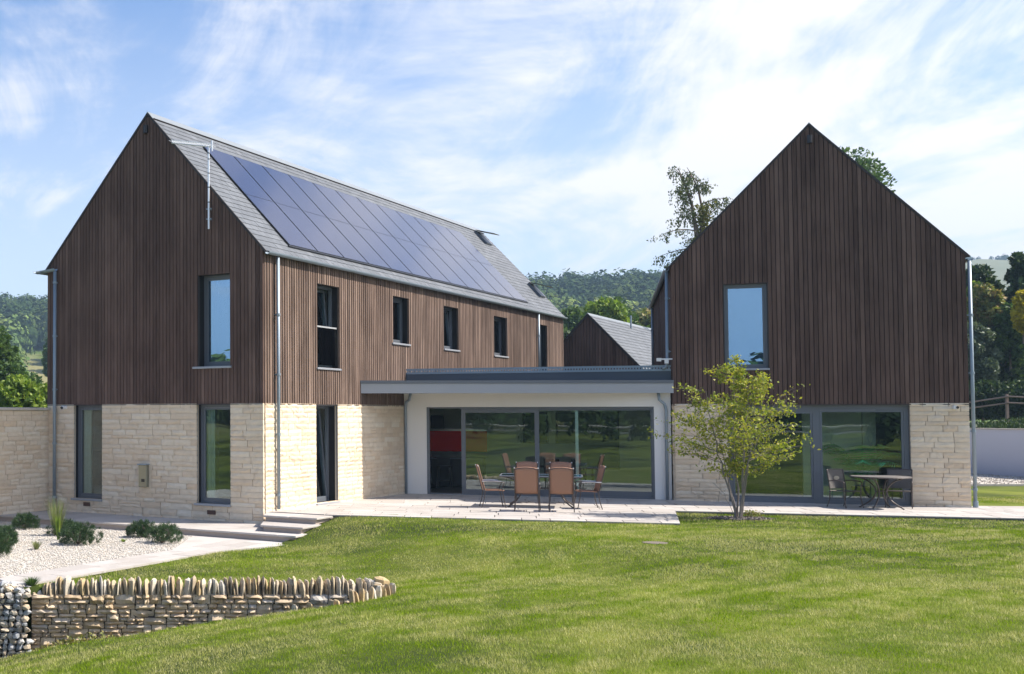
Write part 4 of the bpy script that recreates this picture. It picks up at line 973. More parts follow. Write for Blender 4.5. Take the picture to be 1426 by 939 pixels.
def gabion():
    root = empty('gabion_basket', (-1.97, 18.2, .25), 0); tag(root, 'wire gabion basket filled with grey and cream rubble at the lower left corner', 'gabion')
    rg = random.Random(9); M_ = []
    for i in range(10):
        bm = bmesh.new(); bmesh.ops.create_icosphere(bm, subdivisions=1, radius=.5)
        for v in bm.verts: v.co = Vector((v.co.x*rg.uniform(.62, 1.25), v.co.y*rg.uniform(.65, 1.15), v.co.z*rg.uniform(.55, 1.2)))
        me = bpy.data.meshes.new('rubble_stone'); bm.to_mesh(me); bm.free(); me.materials.append(MT['gab']); M_.append(me)
    MB().box(-2.4, -.08, .10, .9, -2.2, -.72).obj('fill', 'soil', root)
    z = -1.95; n = 0
    while z < -.55:
        x = -1.75
        while x < -.0:
            w = rg.uniform(.07, .16); top = -.66-.28*max(0, (x+.55)); 
            if z < -.58-.35*max(0, x+.5)*1.0:
                o = link('rubble_stone', rg.choice(M_), root, (x+w/2, rg.uniform(.02, .08), z+.045)); o.scale = (w*1.1, .16, rg.uniform(.085, .14)); o.rotation_euler = (rg.uniform(-.4, .4), rg.uniform(-.6, .6), rg.uniform(-.5, .5)); n += 1
            x += w*.95
        z += .088
    for (yy) in (.18, .34, .5, .66):
        x = -1.75
        while x < -.05:
            w = rg.uniform(.1, .17); o = link('rubble_stone', rg.choice(M_), root, (x+w/2, yy, -.62-.30*max(0, x+.55))); o.scale = (w*1.1, .18, .12); o.rotation_euler = (rg.uniform(-.4, .4), rg.uniform(-.6, .6), rg.uniform(-.5, .5)); x += w; n += 1
    m = MB()
    for k in range(24): x = -1.8+k*.075; m.tube([(x, -.06, -2.0), (x, -.06, -.60-.3*max(0, x+.55))], .0022, 4)
    for k in range(20): z = -2+k*.075; m.tube([(-1.8, -.062, z), (-.03, -.062, z)], .0022, 4) if z < -.75 else None
    m.obj('wire_mesh', 'wire', root); print('gabion', n)
gabion()

# ------------------------------------------------------------------ lawn blades
def visible_uv(x, y, z):
    p = .0373; dz = z-2.3; d = y*math.cos(p)+dz*math.sin(p); px = 713-501.4+1621.5*x/d; py = 469.5+48.1-1621.5*(-y*math.sin(p)+dz*math.cos(p))/d; return px, py
def in_poly(x, y, P):
    r = np.ones(len(x), bool); s = 1 if sum(P[i-1][0]*P[i][1]-P[i][0]*P[i-1][1] for i in range(len(P))) > 0 else -1
    for i in range(len(P)):
        a, b = P[i-1], P[i]; r &= s*((b[0]-a[0])*(y-a[1])-(b[1]-a[1])*(x-a[0])) >= -.02
    return r
def lawn():
    X = []; Y = []
    for (y0, y1, dens) in ((8.5, 12, 2600), (12, 16, 1900), (16, 20, 1350), (20, 24, 950), (24, 34, 560)):
        xa, xb = -.30*y1, .98*y1; n = int((y1-y0)*(xb-xa)*dens); X.append(RNG.uniform(xa, xb, n)); Y.append(RNG.uniform(y0, y1, n))
    x = np.concatenate(X); y = np.concatenate(Y); k = (x > -.145*y-.6) & (x < .95*y+.5); x, y = x[k], y[k]
    z = ground_z(x, y); px, py = visible_uv(x, y, z); k = (px > -40) & (px < 1740) & (py < 985)
    u = (x-LO[0])*math.cos(LA)+(y-LO[1])*math.sin(LA); v = -(x-LO[0])*math.sin(LA)+(y-LO[1])*math.cos(LA)
    A = (4.19, 26.94); B_ = (11.22, 24.84); C = (12.57, 28.07); D = (19.43, 26.05)
    deck = in_poly(x, y, [A, B_, C, (14.13, 31.9), fL(0, 8.2), fL(0, .15)]) | in_poly(x, y, [C, D, (27.5, 23.7), (29.5, 28.5), (19, 33), (14, 33)])
    k &= ~deck & ~((u < 1.50) & (y > wall_y(x)) & (v > -13)) & ~((u < 2.0) & (v > -2.4) & (v < -1.7)) & ~((u < 1.93) & (v > -2.0)) & ~(u < .1)
    k &= ~((x < WALL_END) & (np.abs(y-wall_y(x)) < .22)) & ~((x < 3.2) & (y > crest_y(x)+.18) & (y < wall_y(x)))
    k &= ~((x < -1.9) & (y > 18.0) & (y < 19.1)) & (z > -1.5)
    k &= ~(np.hypot((x-13.33)/1.0, (y-26.6)/.62) < .72+.15*np.sin(x*9)) & ~(np.hypot((x-9.27), (y-21.55)/1.0) < .24)
    ur = (x-RO[0])*math.cos(RA)+(y-RO[1])*math.sin(RA); vr = -(x-RO[0])*math.sin(RA)+(y-RO[1])*math.cos(RA)
    k &= ~((ur > -1) & (ur < 7) & (vr > -.2))
    x, y, z = x[k], y[k], z[k]; N = len(x)
    pat = np.sin(x*1.3+2*np.sin(y*.7))*np.sin(y*1.7+np.sin(x*2.1))
    h = (.024+.018*RNG.random(N))*(1+.28*pat); h[RNG.random(N) < .015] *= 1.7
    dist = np.hypot(x, y); w = (.0016+.0013*RNG.random(N))*np.clip(dist/9, 1, 3.2); an = RNG.uniform(0, 2*PI, N); lean = RNG.uniform(.1, .9, N)*h; la = RNG.uniform(0, 2*PI, N)
    dx, dy = np.cos(an)*w, np.sin(an)*w; lx, ly = np.cos(la)*lean, np.sin(la)*lean
    V = np.empty((N, 3, 3)); V[:, 0] = np.stack([x-dx, y-dy, z-.004], 1); V[:, 1] = np.stack([x+dx, y+dy, z-.004], 1); V[:, 2] = np.stack([x+lx, y+ly, z+h], 1)
    o = np_mesh('lawn_grass', V.reshape(-1, 3), np.arange(3*N).reshape(-1, 3), 'blade'); tag(o, kind='stuff'); print('blades', N)
lawn()

# ------------------------------------------------------------------ plants
def tree_skeleton(rg, base, stems, levels, spread, up=.25):
    """returns list of (points, radii) tubes and tip points; stems: list of (dir, length, radius)"""
    tubes = []; tips = []
    def grow(p, d, L, r, lev):
        n = 5; pts = [p]; rr = [r]; q = p.copy(); dd = d.copy()
        for i in range(n):
            dd = (dd+Vector((rg.gauss(0, .10), rg.gauss(0, .10), rg.gauss(0, .06)+.02*up))).normalized(); q = q+dd*L/n; pts.append(q.copy()); rr.append(r*(1-.62*(i+1)/n))
            if lev > 0 and i >= (1 if lev < levels else 2):
                for _ in range(2 if rg.random() < .45 else 1):
                    a = rg.uniform(0, 2*PI); s = Vector((math.cos(a), math.sin(a), 0)); nd = (dd*math.cos(spread)+(s-dd*s.dot(dd)).normalized()*math.sin(spread)*rg.uniform(.7, 1.2)+Vector((0, 0, up*.3))).normalized()
                    grow(q.copy(), nd, L*rg.uniform(.42, .62), rr[-1]*.62, lev-1)
            if lev <= 1: tips.append((q.copy(), dd.copy(), lev))
        tubes.append((pts, rr, lev))
    for (d, L, r) in stems: grow(Vector(base)+Vector((d[0], d[1], 0))*.10, Vector(d).normalized(), L, r, levels)
    return tubes, tips
def garden_tree():
    bx, by = 13.33, 26.55; gz = float(ground_z(bx, by)); root = empty('garden_tree', (bx, by, gz)); tag(root, 'small multi-stem tree with light yellow-green leaves in the lawn before the right wing', 'tree')
    rg = random.Random(17); rt = Vector((.957, -.29, 0)); fw = Vector((.29, .957, 0))    # picture right, and depth
    def D(a, b, c): return tuple(rt*a+fw*b+Vector((0, 0, c)))
    # hand-set stems following the photograph, side branches grown from them
    stems = [([(-.05, 0, 0), (-.14, .02, .45), (-.30, .05, 1.05), (-.42, .10, 1.7), (-.55, .1, 2.3), (-.62, .05, 2.9)], .030), ([(-.02, .03, 0), (-.0, .08, .7), (-.05, .2, 1.5), (.02, .25, 2.3), (-.02, .25, 3.0), (-.06, .2, 3.55)], .028),
             ([(.03, -.03, 0), (.08, -.08, .7), (.10, -.12, 1.4), (.12, -.15, 2.1), (.22, -.2, 2.8), (.1, -.2, 3.3)], .030), ([(.07, .02, 0), (.14, .0, .65), (.22, .05, 1.3), (.38, .1, 2.0), (.55, .12, 2.6), (.68, .1, 3.1)], .027),
             ([(.0, -.05, 0), (.04, -.18, .6), (.12, -.34, 1.2), (.30, -.5, 1.7), (.48, -.6, 2.2)], .022), ([(-.03, .05, 0), (-.10, .22, .6), (-.2, .42, 1.2), (-.3, .6, 1.9), (-.25, .7, 2.5)], .022),
             ([(-.06, -.02, 0), (-.2, -.03, .32), (-.4, -.05, .68), (-.54, -.05, .82)], .008)]
    mb = MB(); leaves = []
    def sub(p, d, L, r, lev):
        n = 4; pts = [p]; q = p.copy(); dd = d.copy(); rr = [r]
        for i in range(n):
            dd = (dd+Vector((rg.gauss(0, .12), rg.gauss(0, .12), rg.gauss(0, .06)+.015))).normalized(); q = q+dd*L/n; pts.append(q.copy()); rr.append(max(.0022, r*(1-.7*(i+1)/n)))
            if lev > 0:
                for _ in range(2):
                    a = rg.uniform(0, 2*PI); s = Vector((math.cos(a), math.sin(a), rg.uniform(-.4, .4))); nd = (dd*.7+s*.75).normalized(); sub(q.copy(), nd, L*rg.uniform(.4, .65), rr[-1]*.6, lev-1)
            if lev == 0 or i > 1: leaves.append((q.copy(), .10))
        mb.tube(pts, rr, 4, False)
    for (S, r0) in stems:
        P = [Vector(D(*p)) for p in S]; fine = []
        for i in range(len(P)-1):
            for k in range(3): fine.append(P[i].lerp(P[i+1], k/3)+Vector((rg.gauss(0, .012), rg.gauss(0, .012), 0)))
        fine.append(P[-1]); n = len(fine); rr = [max(.004, .86*r0*(1-.8*i/n)) for i in range(n)]; mb.tube(fine, rr, 7, False)
        if r0 < .01: continue
        for i in range(4, n):
            t = i/n
            if fine[i].z < .95: continue
            for _ in range(1 if rg.random() < .75 else 2):
                side = rg.choice((-1, 1)); hz = fine[i].z; reach = (1.05 if 1.2 < hz < 2.3 else .62 if hz < 3 else .42)*rg.uniform(.5, 1.0)
                if side*S[-1][0] < 0: reach *= .7
                dv = (rt*side*rg.uniform(.4, 1)+fw*rg.uniform(-.8, .8)+Vector((0, 0, rg.uniform(.05, .5)))).normalized(); sub(fine[i].copy(), dv, reach, rr[i]*.5, 1)
    # the two long low limbs that reach out left and right
    for (p, e, z0, z1) in (((-.28, 0), (-1.62, .0), 1.45, 1.88), ((-.2, 0), (-1.35, -.1), 1.2, 1.5), ((.25, 0), (1.30, .0), 1.45, 1.78), ((.2, 0), (1.0, .1), 1.0, 1.38), ((-.3, 0), (-1.2, .1), 1.75, 2.3), ((.3, 0), (.95, -.1), 2.0, 2.4)):
        a, b = Vector(D(p[0], p[1], z0)), Vector(D(e[0], e[1], z1)); pts = [a.lerp(b, k/6)+Vector((0, 0, .07*math.sin(k/6*PI))) for k in range(7)]; mb.tube(pts, [.010-.0012*k for k in range(7)], 5, False)
        for k in range(1, 7):
            for _ in range(2): s = Vector((rg.uniform(-1, 1), rg.uniform(-1, 1), rg.uniform(-.2, .5))).normalized(); sub(pts[k].copy(), ((b-a).normalized()*.6+s*.7).normalized(), rg.uniform(.18, .34), .004, 0)
    mb.obj('stems', 'bark_pale', root, smooth=True, fix=False)
    Pn = []; 
    for (p, s) in leaves:
        for _ in range(3 if rg.random() < .7 else 1): Pn.append((p.x+rg.gauss(0, .055), p.y+rg.gauss(0, .055), p.z+rg.gauss(0, .04)))
    Pn = np.array(Pn); leaf_cards('leaves', Pn, RNG.uniform(.028, .048, len(Pn)), 'leaf_tree', root); print('tree leaves', len(Pn))
    # mulch ring
    n = 28; V = [(0, 0, .004)]+[(math.cos(2*PI*k/n)*.78*(1+.12*math.sin(k*2.3)), math.sin(2*PI*k/n)*.46*(1+.14*math.sin(k*1.7+1)), .0) for k in range(n)]
    m = mesh_of('mulch_bed', V, [(0, 1+k, 1+(k+1) % n) for k in range(n)], 'soil'); o = link('mulch_bed', m, None, (bx+.02, by+.03, gz+.012)); tag(o, kind='structure')
    N = 900; a = RNG.uniform(0, 6.28, N); r = np.sqrt(RNG.random(N))*.9; P = np.stack([bx+np.cos(a)*r*.75, by+np.sin(a)*r*.45, gz+.02+RNG.random(N)*.02], 1); leaf_cards('mulch_chips', P, RNG.uniform(.012, .03, N), 'bark_pale', stuff=True)
    # low plants at the foot
    N = 240; P = np.stack([13.72+RNG.normal(0, .10, N), 26.75+RNG.normal(0, .06, N), gz+.04+RNG.random(N)*.14], 1); o = leaf_cards('low_shrub', P, RNG.uniform(.015, .03, N), 'leaf_olive'); tag(o, 'small reddish-green plant in the mulch right of the tree stems', 'plant')
garden_tree()

def mugo(x, y, w, h, lab, seed):
    """low mound of upright needle tufts"""
    rg = np.random.default_rng(seed); root = empty('dwarf_pine', (x, y, -.43)); tag(root, lab, 'shrub', 'dwarf pines in the gravel bed')
    T = []; n = int(115*w*max(h, .3)*8)
    lob = [(rg.uniform(-.55, .55)*w*.5, rg.uniform(-.5, .5)*w*.5, rg.uniform(.5, .8)) for _ in range(5)]
    for i in range(n):
        l = lob[rg.integers(5)]; a = rg.uniform(0, 2*PI); e = math.acos(rg.uniform(-.35, 1)); rr = w*.5*l[2]*1.15; hh = h*rg.uniform(.82, 1.08)*(.75+.35*l[2])
        T.append((l[0]+rr*math.sin(e)*math.cos(a), l[1]+rr*math.sin(e)*math.sin(a), max(.015, hh*(.30+.58*math.cos(e))), math.sin(e)*math.cos(a)*.7, math.sin(e)*math.sin(a)*.7, .85))
    T = np.array(T); k = 26; N = len(T)*k; P = np.repeat(T[:, :3], k, 0)+rg.normal(0, .018, (N, 3)); d = np.repeat(T[:, 3:], k, 0)*.9+rg.normal(0, .45, (N, 3)); d /= np.linalg.norm(d, axis=1)[:, None]
    L = rg.uniform(.045, .075, N)[:, None]; s = np.cross(d, rg.normal(size=(N, 3))); s /= np.linalg.norm(s, axis=1)[:, None]; V = np.stack([P-s*.0042, P+s*.0042, P+d*L], 1).reshape(-1, 3)
    np_mesh('needles', V, np.arange(3*N).reshape(-1, 3), 'leaf_pine', root)
    mb = MB()
    for i in range(9): a = i*.7; mb.tube([(0, 0, 0), (math.cos(a)*w*.2, math.sin(a)*w*.2, h*.35), (math.cos(a)*w*.34, math.sin(a)*w*.34, h*.62)], [.016, .011, .006], 5)
    mb.obj('branches', 'bark', root)
for i, a in enumerate(((-3.05, 28.1, .60, .40, 'dark dwarf pine nearest the boundary wall in the gravel'), (-1.95, 26.7, .62, .36, 'dwarf pine behind the tall thin grass in the gravel'), (-1.55, 24.7, .74, .46, 'rounded dwarf pine in the middle of the gravel bed'),
                       (-.22, 26.2, .66, .40, 'rear one of the two touching dwarf pines near the house strip'), (.22, 25.0, .62, .42, 'front one of the two touching dwarf pines near the house strip'),
                       (-3.18, 24.5, .62, .46, 'dwarf pine cut by the left photo edge, the rear one'), (-3.0, 22.6, .66, .56, 'dwarf pine cut by the left photo edge, the front one'))): mugo(*a, seed=30+i)
def tuft(x, y, z, n, h, sp, mat, name, lab, seed, w=.004):
    rg = np.random.default_rng(seed); a = rg.uniform(0, 2*PI, n); r = rg.uniform(0, sp*.25, n); L = rg.uniform(.6, 1, n)*h; ln = rg.uniform(.1, 1, n)*sp; V = []; 
    b = np.stack([np.cos(a)*r, np.sin(a)*r, np.zeros(n)], 1); t = b+np.stack([np.cos(a)*ln, np.sin(a)*ln, L], 1); m = b*.45+t*.55+np.array([0, 0, .10])*L[:, None]; s = np.stack([-np.sin(a), np.cos(a), a*0], 1)*w
    V = np.stack([b-s, b+s, m+s*.8, m-s*.8, t], 1); F = (np.array([[0, 1, 2], [0, 2, 3], [3, 2, 4]])[None]+5*np.arange(n)[:, None, None]).reshape(-1, 3)
    o = np_mesh(name, V.reshape(-1, 3), F, mat); o.location = (x, y, z); tag(o, lab, 'plant'); return o
tuft(-2.15, 26.5, -.43, 260, .95, .32, 'reed', 'tall_grass', 'tall thin airy grass among the dwarf pines', 51, .0035)
tuft(-2.05, 25.55, -.43, 160, .58, .09, 'leaf_lime', 'upright_plant', 'narrow upright bright green plant in front of the tall grass', 52, .006)
tuft(-2.35, 23.75, -.43, 130, .20, .16, 'reed', 'grass_tuft', 'small dry grass tuft in the gravel bed', 53, .005)
tuft(-.62, 25.2, -.43, 60, .07, .12, 'leaf_lime', 'low_plant', 'tiny bright green plant in the gravel left of the paired pines', 54, .008)
tuft(-1.95, 18.95, -.47, 220, .16, .2, 'leaf_mid', 'weed_clump', 'small weed clump above the gabion by the path edge', 55, .006)

def crown_pts(rg, n, lobes, shell=.35):
    """points in the outer shell of a union of ellipsoids; lobes: (cx,cy,cz,rx,ry,rz)"""
    Lb = np.array(lobes); vol = (Lb[:, 3]*Lb[:, 4]*Lb[:, 5])**(2/3); idx = rg.choice(len(Lb), n, p=vol/vol.sum()); d = rg.normal(size=(n, 3)); d /= np.linalg.norm(d, axis=1)[:, None]
    r = 1-shell*rg.random(n)**1.6; r *= 1+.12*np.sin(d[:, 0]*7+idx)*np.sin(d[:, 2]*6+idx*2)
    return Lb[idx, :3]+d*Lb[idx, 3:]*r[:, None], d
def hull(name, lobes, mat, parent, k=.72):
    V = []; F = []; bm = bmesh.new(); bmesh.ops.create_icosphere(bm, subdivisions=2, radius=1); iv = [v.co.copy() for v in bm.verts]; jf = [tuple(v.index for v in f.verts) for f in bm.faces]; bm.free()
    for l in lobes:
        b = len(V); V += [(l[0]+c.x*l[3]*k, l[1]+c.y*l[4]*k, l[2]+c.z*l[5]*k) for c in iv]; F += [tuple(i+b for i in f) for f in jf]
    return link(name, mesh_of(name, V, F, mat, True, False), parent)
def bushy(name, x, y, z, w, h, n, leaf, mat, lab, cat='tree', seed=1, trunk=True, group=None, lobes=None, conic=False):
    rg = np.random.default_rng(seed); root = empty(name, (x, y, z)); tag(root, lab, cat, group); lb = []
    k = lobes or 12
    for i in range(k):
        t = (i+.5)/k; zz = h*(.30 if trunk else .16)+h*(.60 if trunk else .72)*t; prof = math.sin(PI*min(1, .18+.78*t))**.8 if not conic else (1.05-t); a = i*2.4+rg.uniform(-.4, .4); rad_ = w*.5*prof
        s = w*rg.uniform(.19, .30)*(1 if not conic else (1.15-.8*t)); lb.append((math.cos(a)*rad_*.62, math.sin(a)*rad_*.62, zz, s, s, s*rg.uniform(.7, 1.0)*(h/w)**.3))
    P, d = crown_pts(rg, n, lb, .45); P[:, 2] = np.maximum(P[:, 2], .05)
    global RNG
    leaf_cards('crown', P, rg.uniform(.6, 1.25, n)*leaf, mat, root, tang=d*.8)
    mb = MB(); mb.tube([(0, 0, -.3), (w*.01, 0, h*.3), (0, w*.01, h*.7)], [w*.035, w*.026, w*.012], 8)
    for i in range(6): a = i*1.1; mb.tube([(0, 0, h*(.22+.06*i)), (math.cos(a)*w*.3, math.sin(a)*w*.3, h*(.42+.07*i))], [w*.014, w*.005], 5)
    mb.obj('trunk', 'bark', root); return root
def at(px, py, Y):
    X = Y*(px-211.6)/1621.5; 
    # vertical position on the ray
    b = -(py-469.5-48.1)/1621.5; c, s = math.cos(.0373), math.sin(.0373); k = Y/(c-b*s); return X, Y, 2.3+k*(b*c+s)
def bg_plants():
    B = lambda px, py, Y, wpx, hpx, leaf, mat, lab, n=5000, **k: (lambda p: bushy(k.pop('name', 'leafy_tree'), p[0], p[1], p[2], wpx*Y/1621.5, hpx*Y/1621.5, n, leaf, mat, lab, **k))(at(px, py, Y))
    # right side: bank planting behind the pale wall, Y 48..60
    B(1372, 575, 62, 70, 215, .16, 'leaf_dark', 'tall dark shrub tree right behind the downpipe of the right wing', 9000, seed=1, trunk=False, name='evergreen_tree')
    B(1424, 575, 60, 90, 245, .16, 'leaf_dark', 'tall evergreen at the right photo edge rising above the others', 12000, seed=2, name='evergreen_tree', conic=True)
    B(1378, 520, 57, 60, 130, .17, 'leaf_olive', 'olive and russet leaved shrub among the dark evergreens', 5000, seed=3, trunk=False, name='shrub')
    B(1362, 470, 59, 24, 85, .16, 'leaf_lime', 'lime green sapling top beside the right wing', 1500, seed=13, trunk=False, name='shrub')
    B(1408, 515, 56, 46, 95, .15, 'leaf_mid', 'mid green bush below the golden bush', 4500, seed=4, trunk=False, name='shrub')
    B(1427, 470, 54, 22, 70, .15, 'leaf_gold', 'golden yellow bush at the right photo edge', 1800, seed=5, trunk=False, name='shrub')
    B(1360, 540, 56, 60, 90, .12, 'leaf_grey', 'grey green bushy shrub low beside the right wing', 6000, seed=6, trunk=False, name='shrub')
    B(1408, 572, 57, 80, 75, .15, 'leaf_dark', 'dark low hedge behind the post and rail fence', 6000, seed=7, trunk=False, name='hedge')
    B(1345, 575, 60, 60, 90, .15, 'leaf_dark', 'dark hedge section half hidden by the right wing', 4000, seed=8, trunk=False, name='hedge')
    B(1470, 575, 58, 80, 200, .16, 'leaf_mid', 'broad green tree just outside the right photo edge', 4000, seed=9)
    B(1368, 584, 55, 70, 52, .14, 'leaf_dark', 'low dark thicket on the bank next to the downpipe', 4500, seed=40, trunk=False, name='hedge')
    B(1418, 583, 54, 74, 50, .14, 'leaf_dark', 'low dark thicket on the bank at the right photo edge', 4500, seed=41, trunk=False, name='hedge')
    # left side behind the boundary wall
    B(-12, 585, 62, 82, 130, .15, 'leaf_mid', 'light green tree at the left photo edge above the wall', 9000, seed=20, trunk=False)
    B(22, 590, 46, 80, 62, .13, 'leaf_lime', 'bright green bush above the left end of the wall', 5000, seed=21, trunk=False, name='shrub')
    B(62, 590, 48, 50, 50, .13, 'leaf_lime', 'bright green bush above the wall beside the downpipe', 5000, seed=22, trunk=False, name='shrub')
    B(30, 580, 70, 90, 52, .16, 'leaf_mid', 'mid green hedge behind the bright bushes on the left', 5000, seed=23, trunk=False, name='hedge')
    B(72, 545, 150, 26, 78, .4, 'leaf_mid', 'rounded field tree on the hillside beside the left wing', 3500, seed=24)
    # middle, between the wings
    B(795, 560, 95, 70, 135, .28, 'leaf_mid', 'green tree between the left wing and the far garage', 5000, seed=25)
    B(850, 560, 100, 110, 135, .30, 'leaf_mid', 'broad green tree behind the garage roof', 7000, seed=26)
    B(905, 560, 105, 90, 125, .32, 'leaf_olive', 'olive toned tree behind the garage beside the right wing', 5000, seed=27)
    B(845, 520, 80, 60, 105, .22, 'leaf_lime', 'sunlit lime green tree just above the garage ridge', 3500, seed=28)
    B(1186, 575, 75, 150, 372, .17, 'leaf_mid', 'tree top showing above the right roof slope', 16000, seed=29)
bg_plants()
def drooping_conifer():
    Y = 58; X, _, _ = at(985, 500, Y); base = Vector((X, Y, 0)); root = empty('conifer_tree', base); tag(root, 'sparse drooping conifer rising behind the left slope of the right wing roof', 'tree')
    rg = random.Random(31); mb = MB(); P = []; Pi = []; s = Y/1621.5
    def pt(px, py, dy=0): a = at(px, py, Y); return Vector((a[0]-X, dy, a[2]))
    trunk = [pt(990, 560), pt(984, 420), pt(977, 360), pt(973, 320), pt(968, 285), pt(958, 255), pt(950, 235)]; mb.tube(trunk, [.22, .16, .12, .10, .07, .045, .015], 7)
    mb.tube([pt(976, 350), pt(984, 300), pt(977, 262), pt(966, 240), pt(962, 233)], [.08, .06, .045, .02, .01], 6)
    limbs = [((974, 322), (940, 318), (912, 332)), ((977, 345), (950, 345), (930, 355)), ((980, 362), (955, 358), (935, 368)), ((972, 305), (960, 298), (951, 303)), ((968, 285), (955, 280), (944, 265)), ((964, 268), (953, 262), (943, 264)),
             ((956, 252), (950, 240), (947, 231)), ((972, 262), (980, 255), (984, 262)), ((980, 285), (995, 278), (1008, 279)), ((984, 305), (998, 296), (1013, 278)), ((985, 320), (1000, 310), (1010, 292)), ((966, 245), (973, 250), (980, 262)), ((975, 300), (962, 292), (948, 290)),
             ((976, 335), (965, 330), (952, 338)), ((962, 240), (966, 238), (972, 246)), ((985, 330), (996, 325), (1006, 318)), ((982, 345), (990, 345), (1000, 335)), ((970, 275), (960, 262), (955, 250))]
    for (a, b, c) in limbs:
        A, B_, C = pt(*a), pt(b[0], b[1], rg.uniform(-.6, .6)), pt(c[0], c[1], rg.uniform(-1, 1)); pts = [(A*(1-t)**2+B_*2*t*(1-t)+C*t*t) for t in [k/8 for k in range(9)]]; mb.tube(pts, [.04-.004*k for k in range(9)], 5)
        for k in range(2, 9):
            for _ in range(4):
                q = pts[k]+Vector((rg.gauss(0, .16), rg.gauss(0, .2), rg.gauss(0, .05))); L = rg.uniform(.12, .62)
                for j in range(int(11*L/.4)): P.append((q.x+rg.gauss(0, .06), q.y+rg.gauss(0, .06), q.z-L*rg.random()))
    for _ in range(900): t = rg.random(); a = pt(983, 285+70*t); Pi.append((a.x+rg.gauss(0, .20), a.y+rg.gauss(0, .25), a.z))
    mb.obj('trunk', 'bark', root); P = np.array(P); leaf_cards('drooping_foliage', P, RNG.uniform(.035, .075, len(P)), 'leaf_conifer', root, tang=np.tile([0, 0, -1.2], (len(P), 1))); Pi = np.array(Pi); leaf_cards('ivy', Pi, RNG.uniform(.06, .11, len(Pi)), 'leaf_ivy', root)
drooping_conifer()

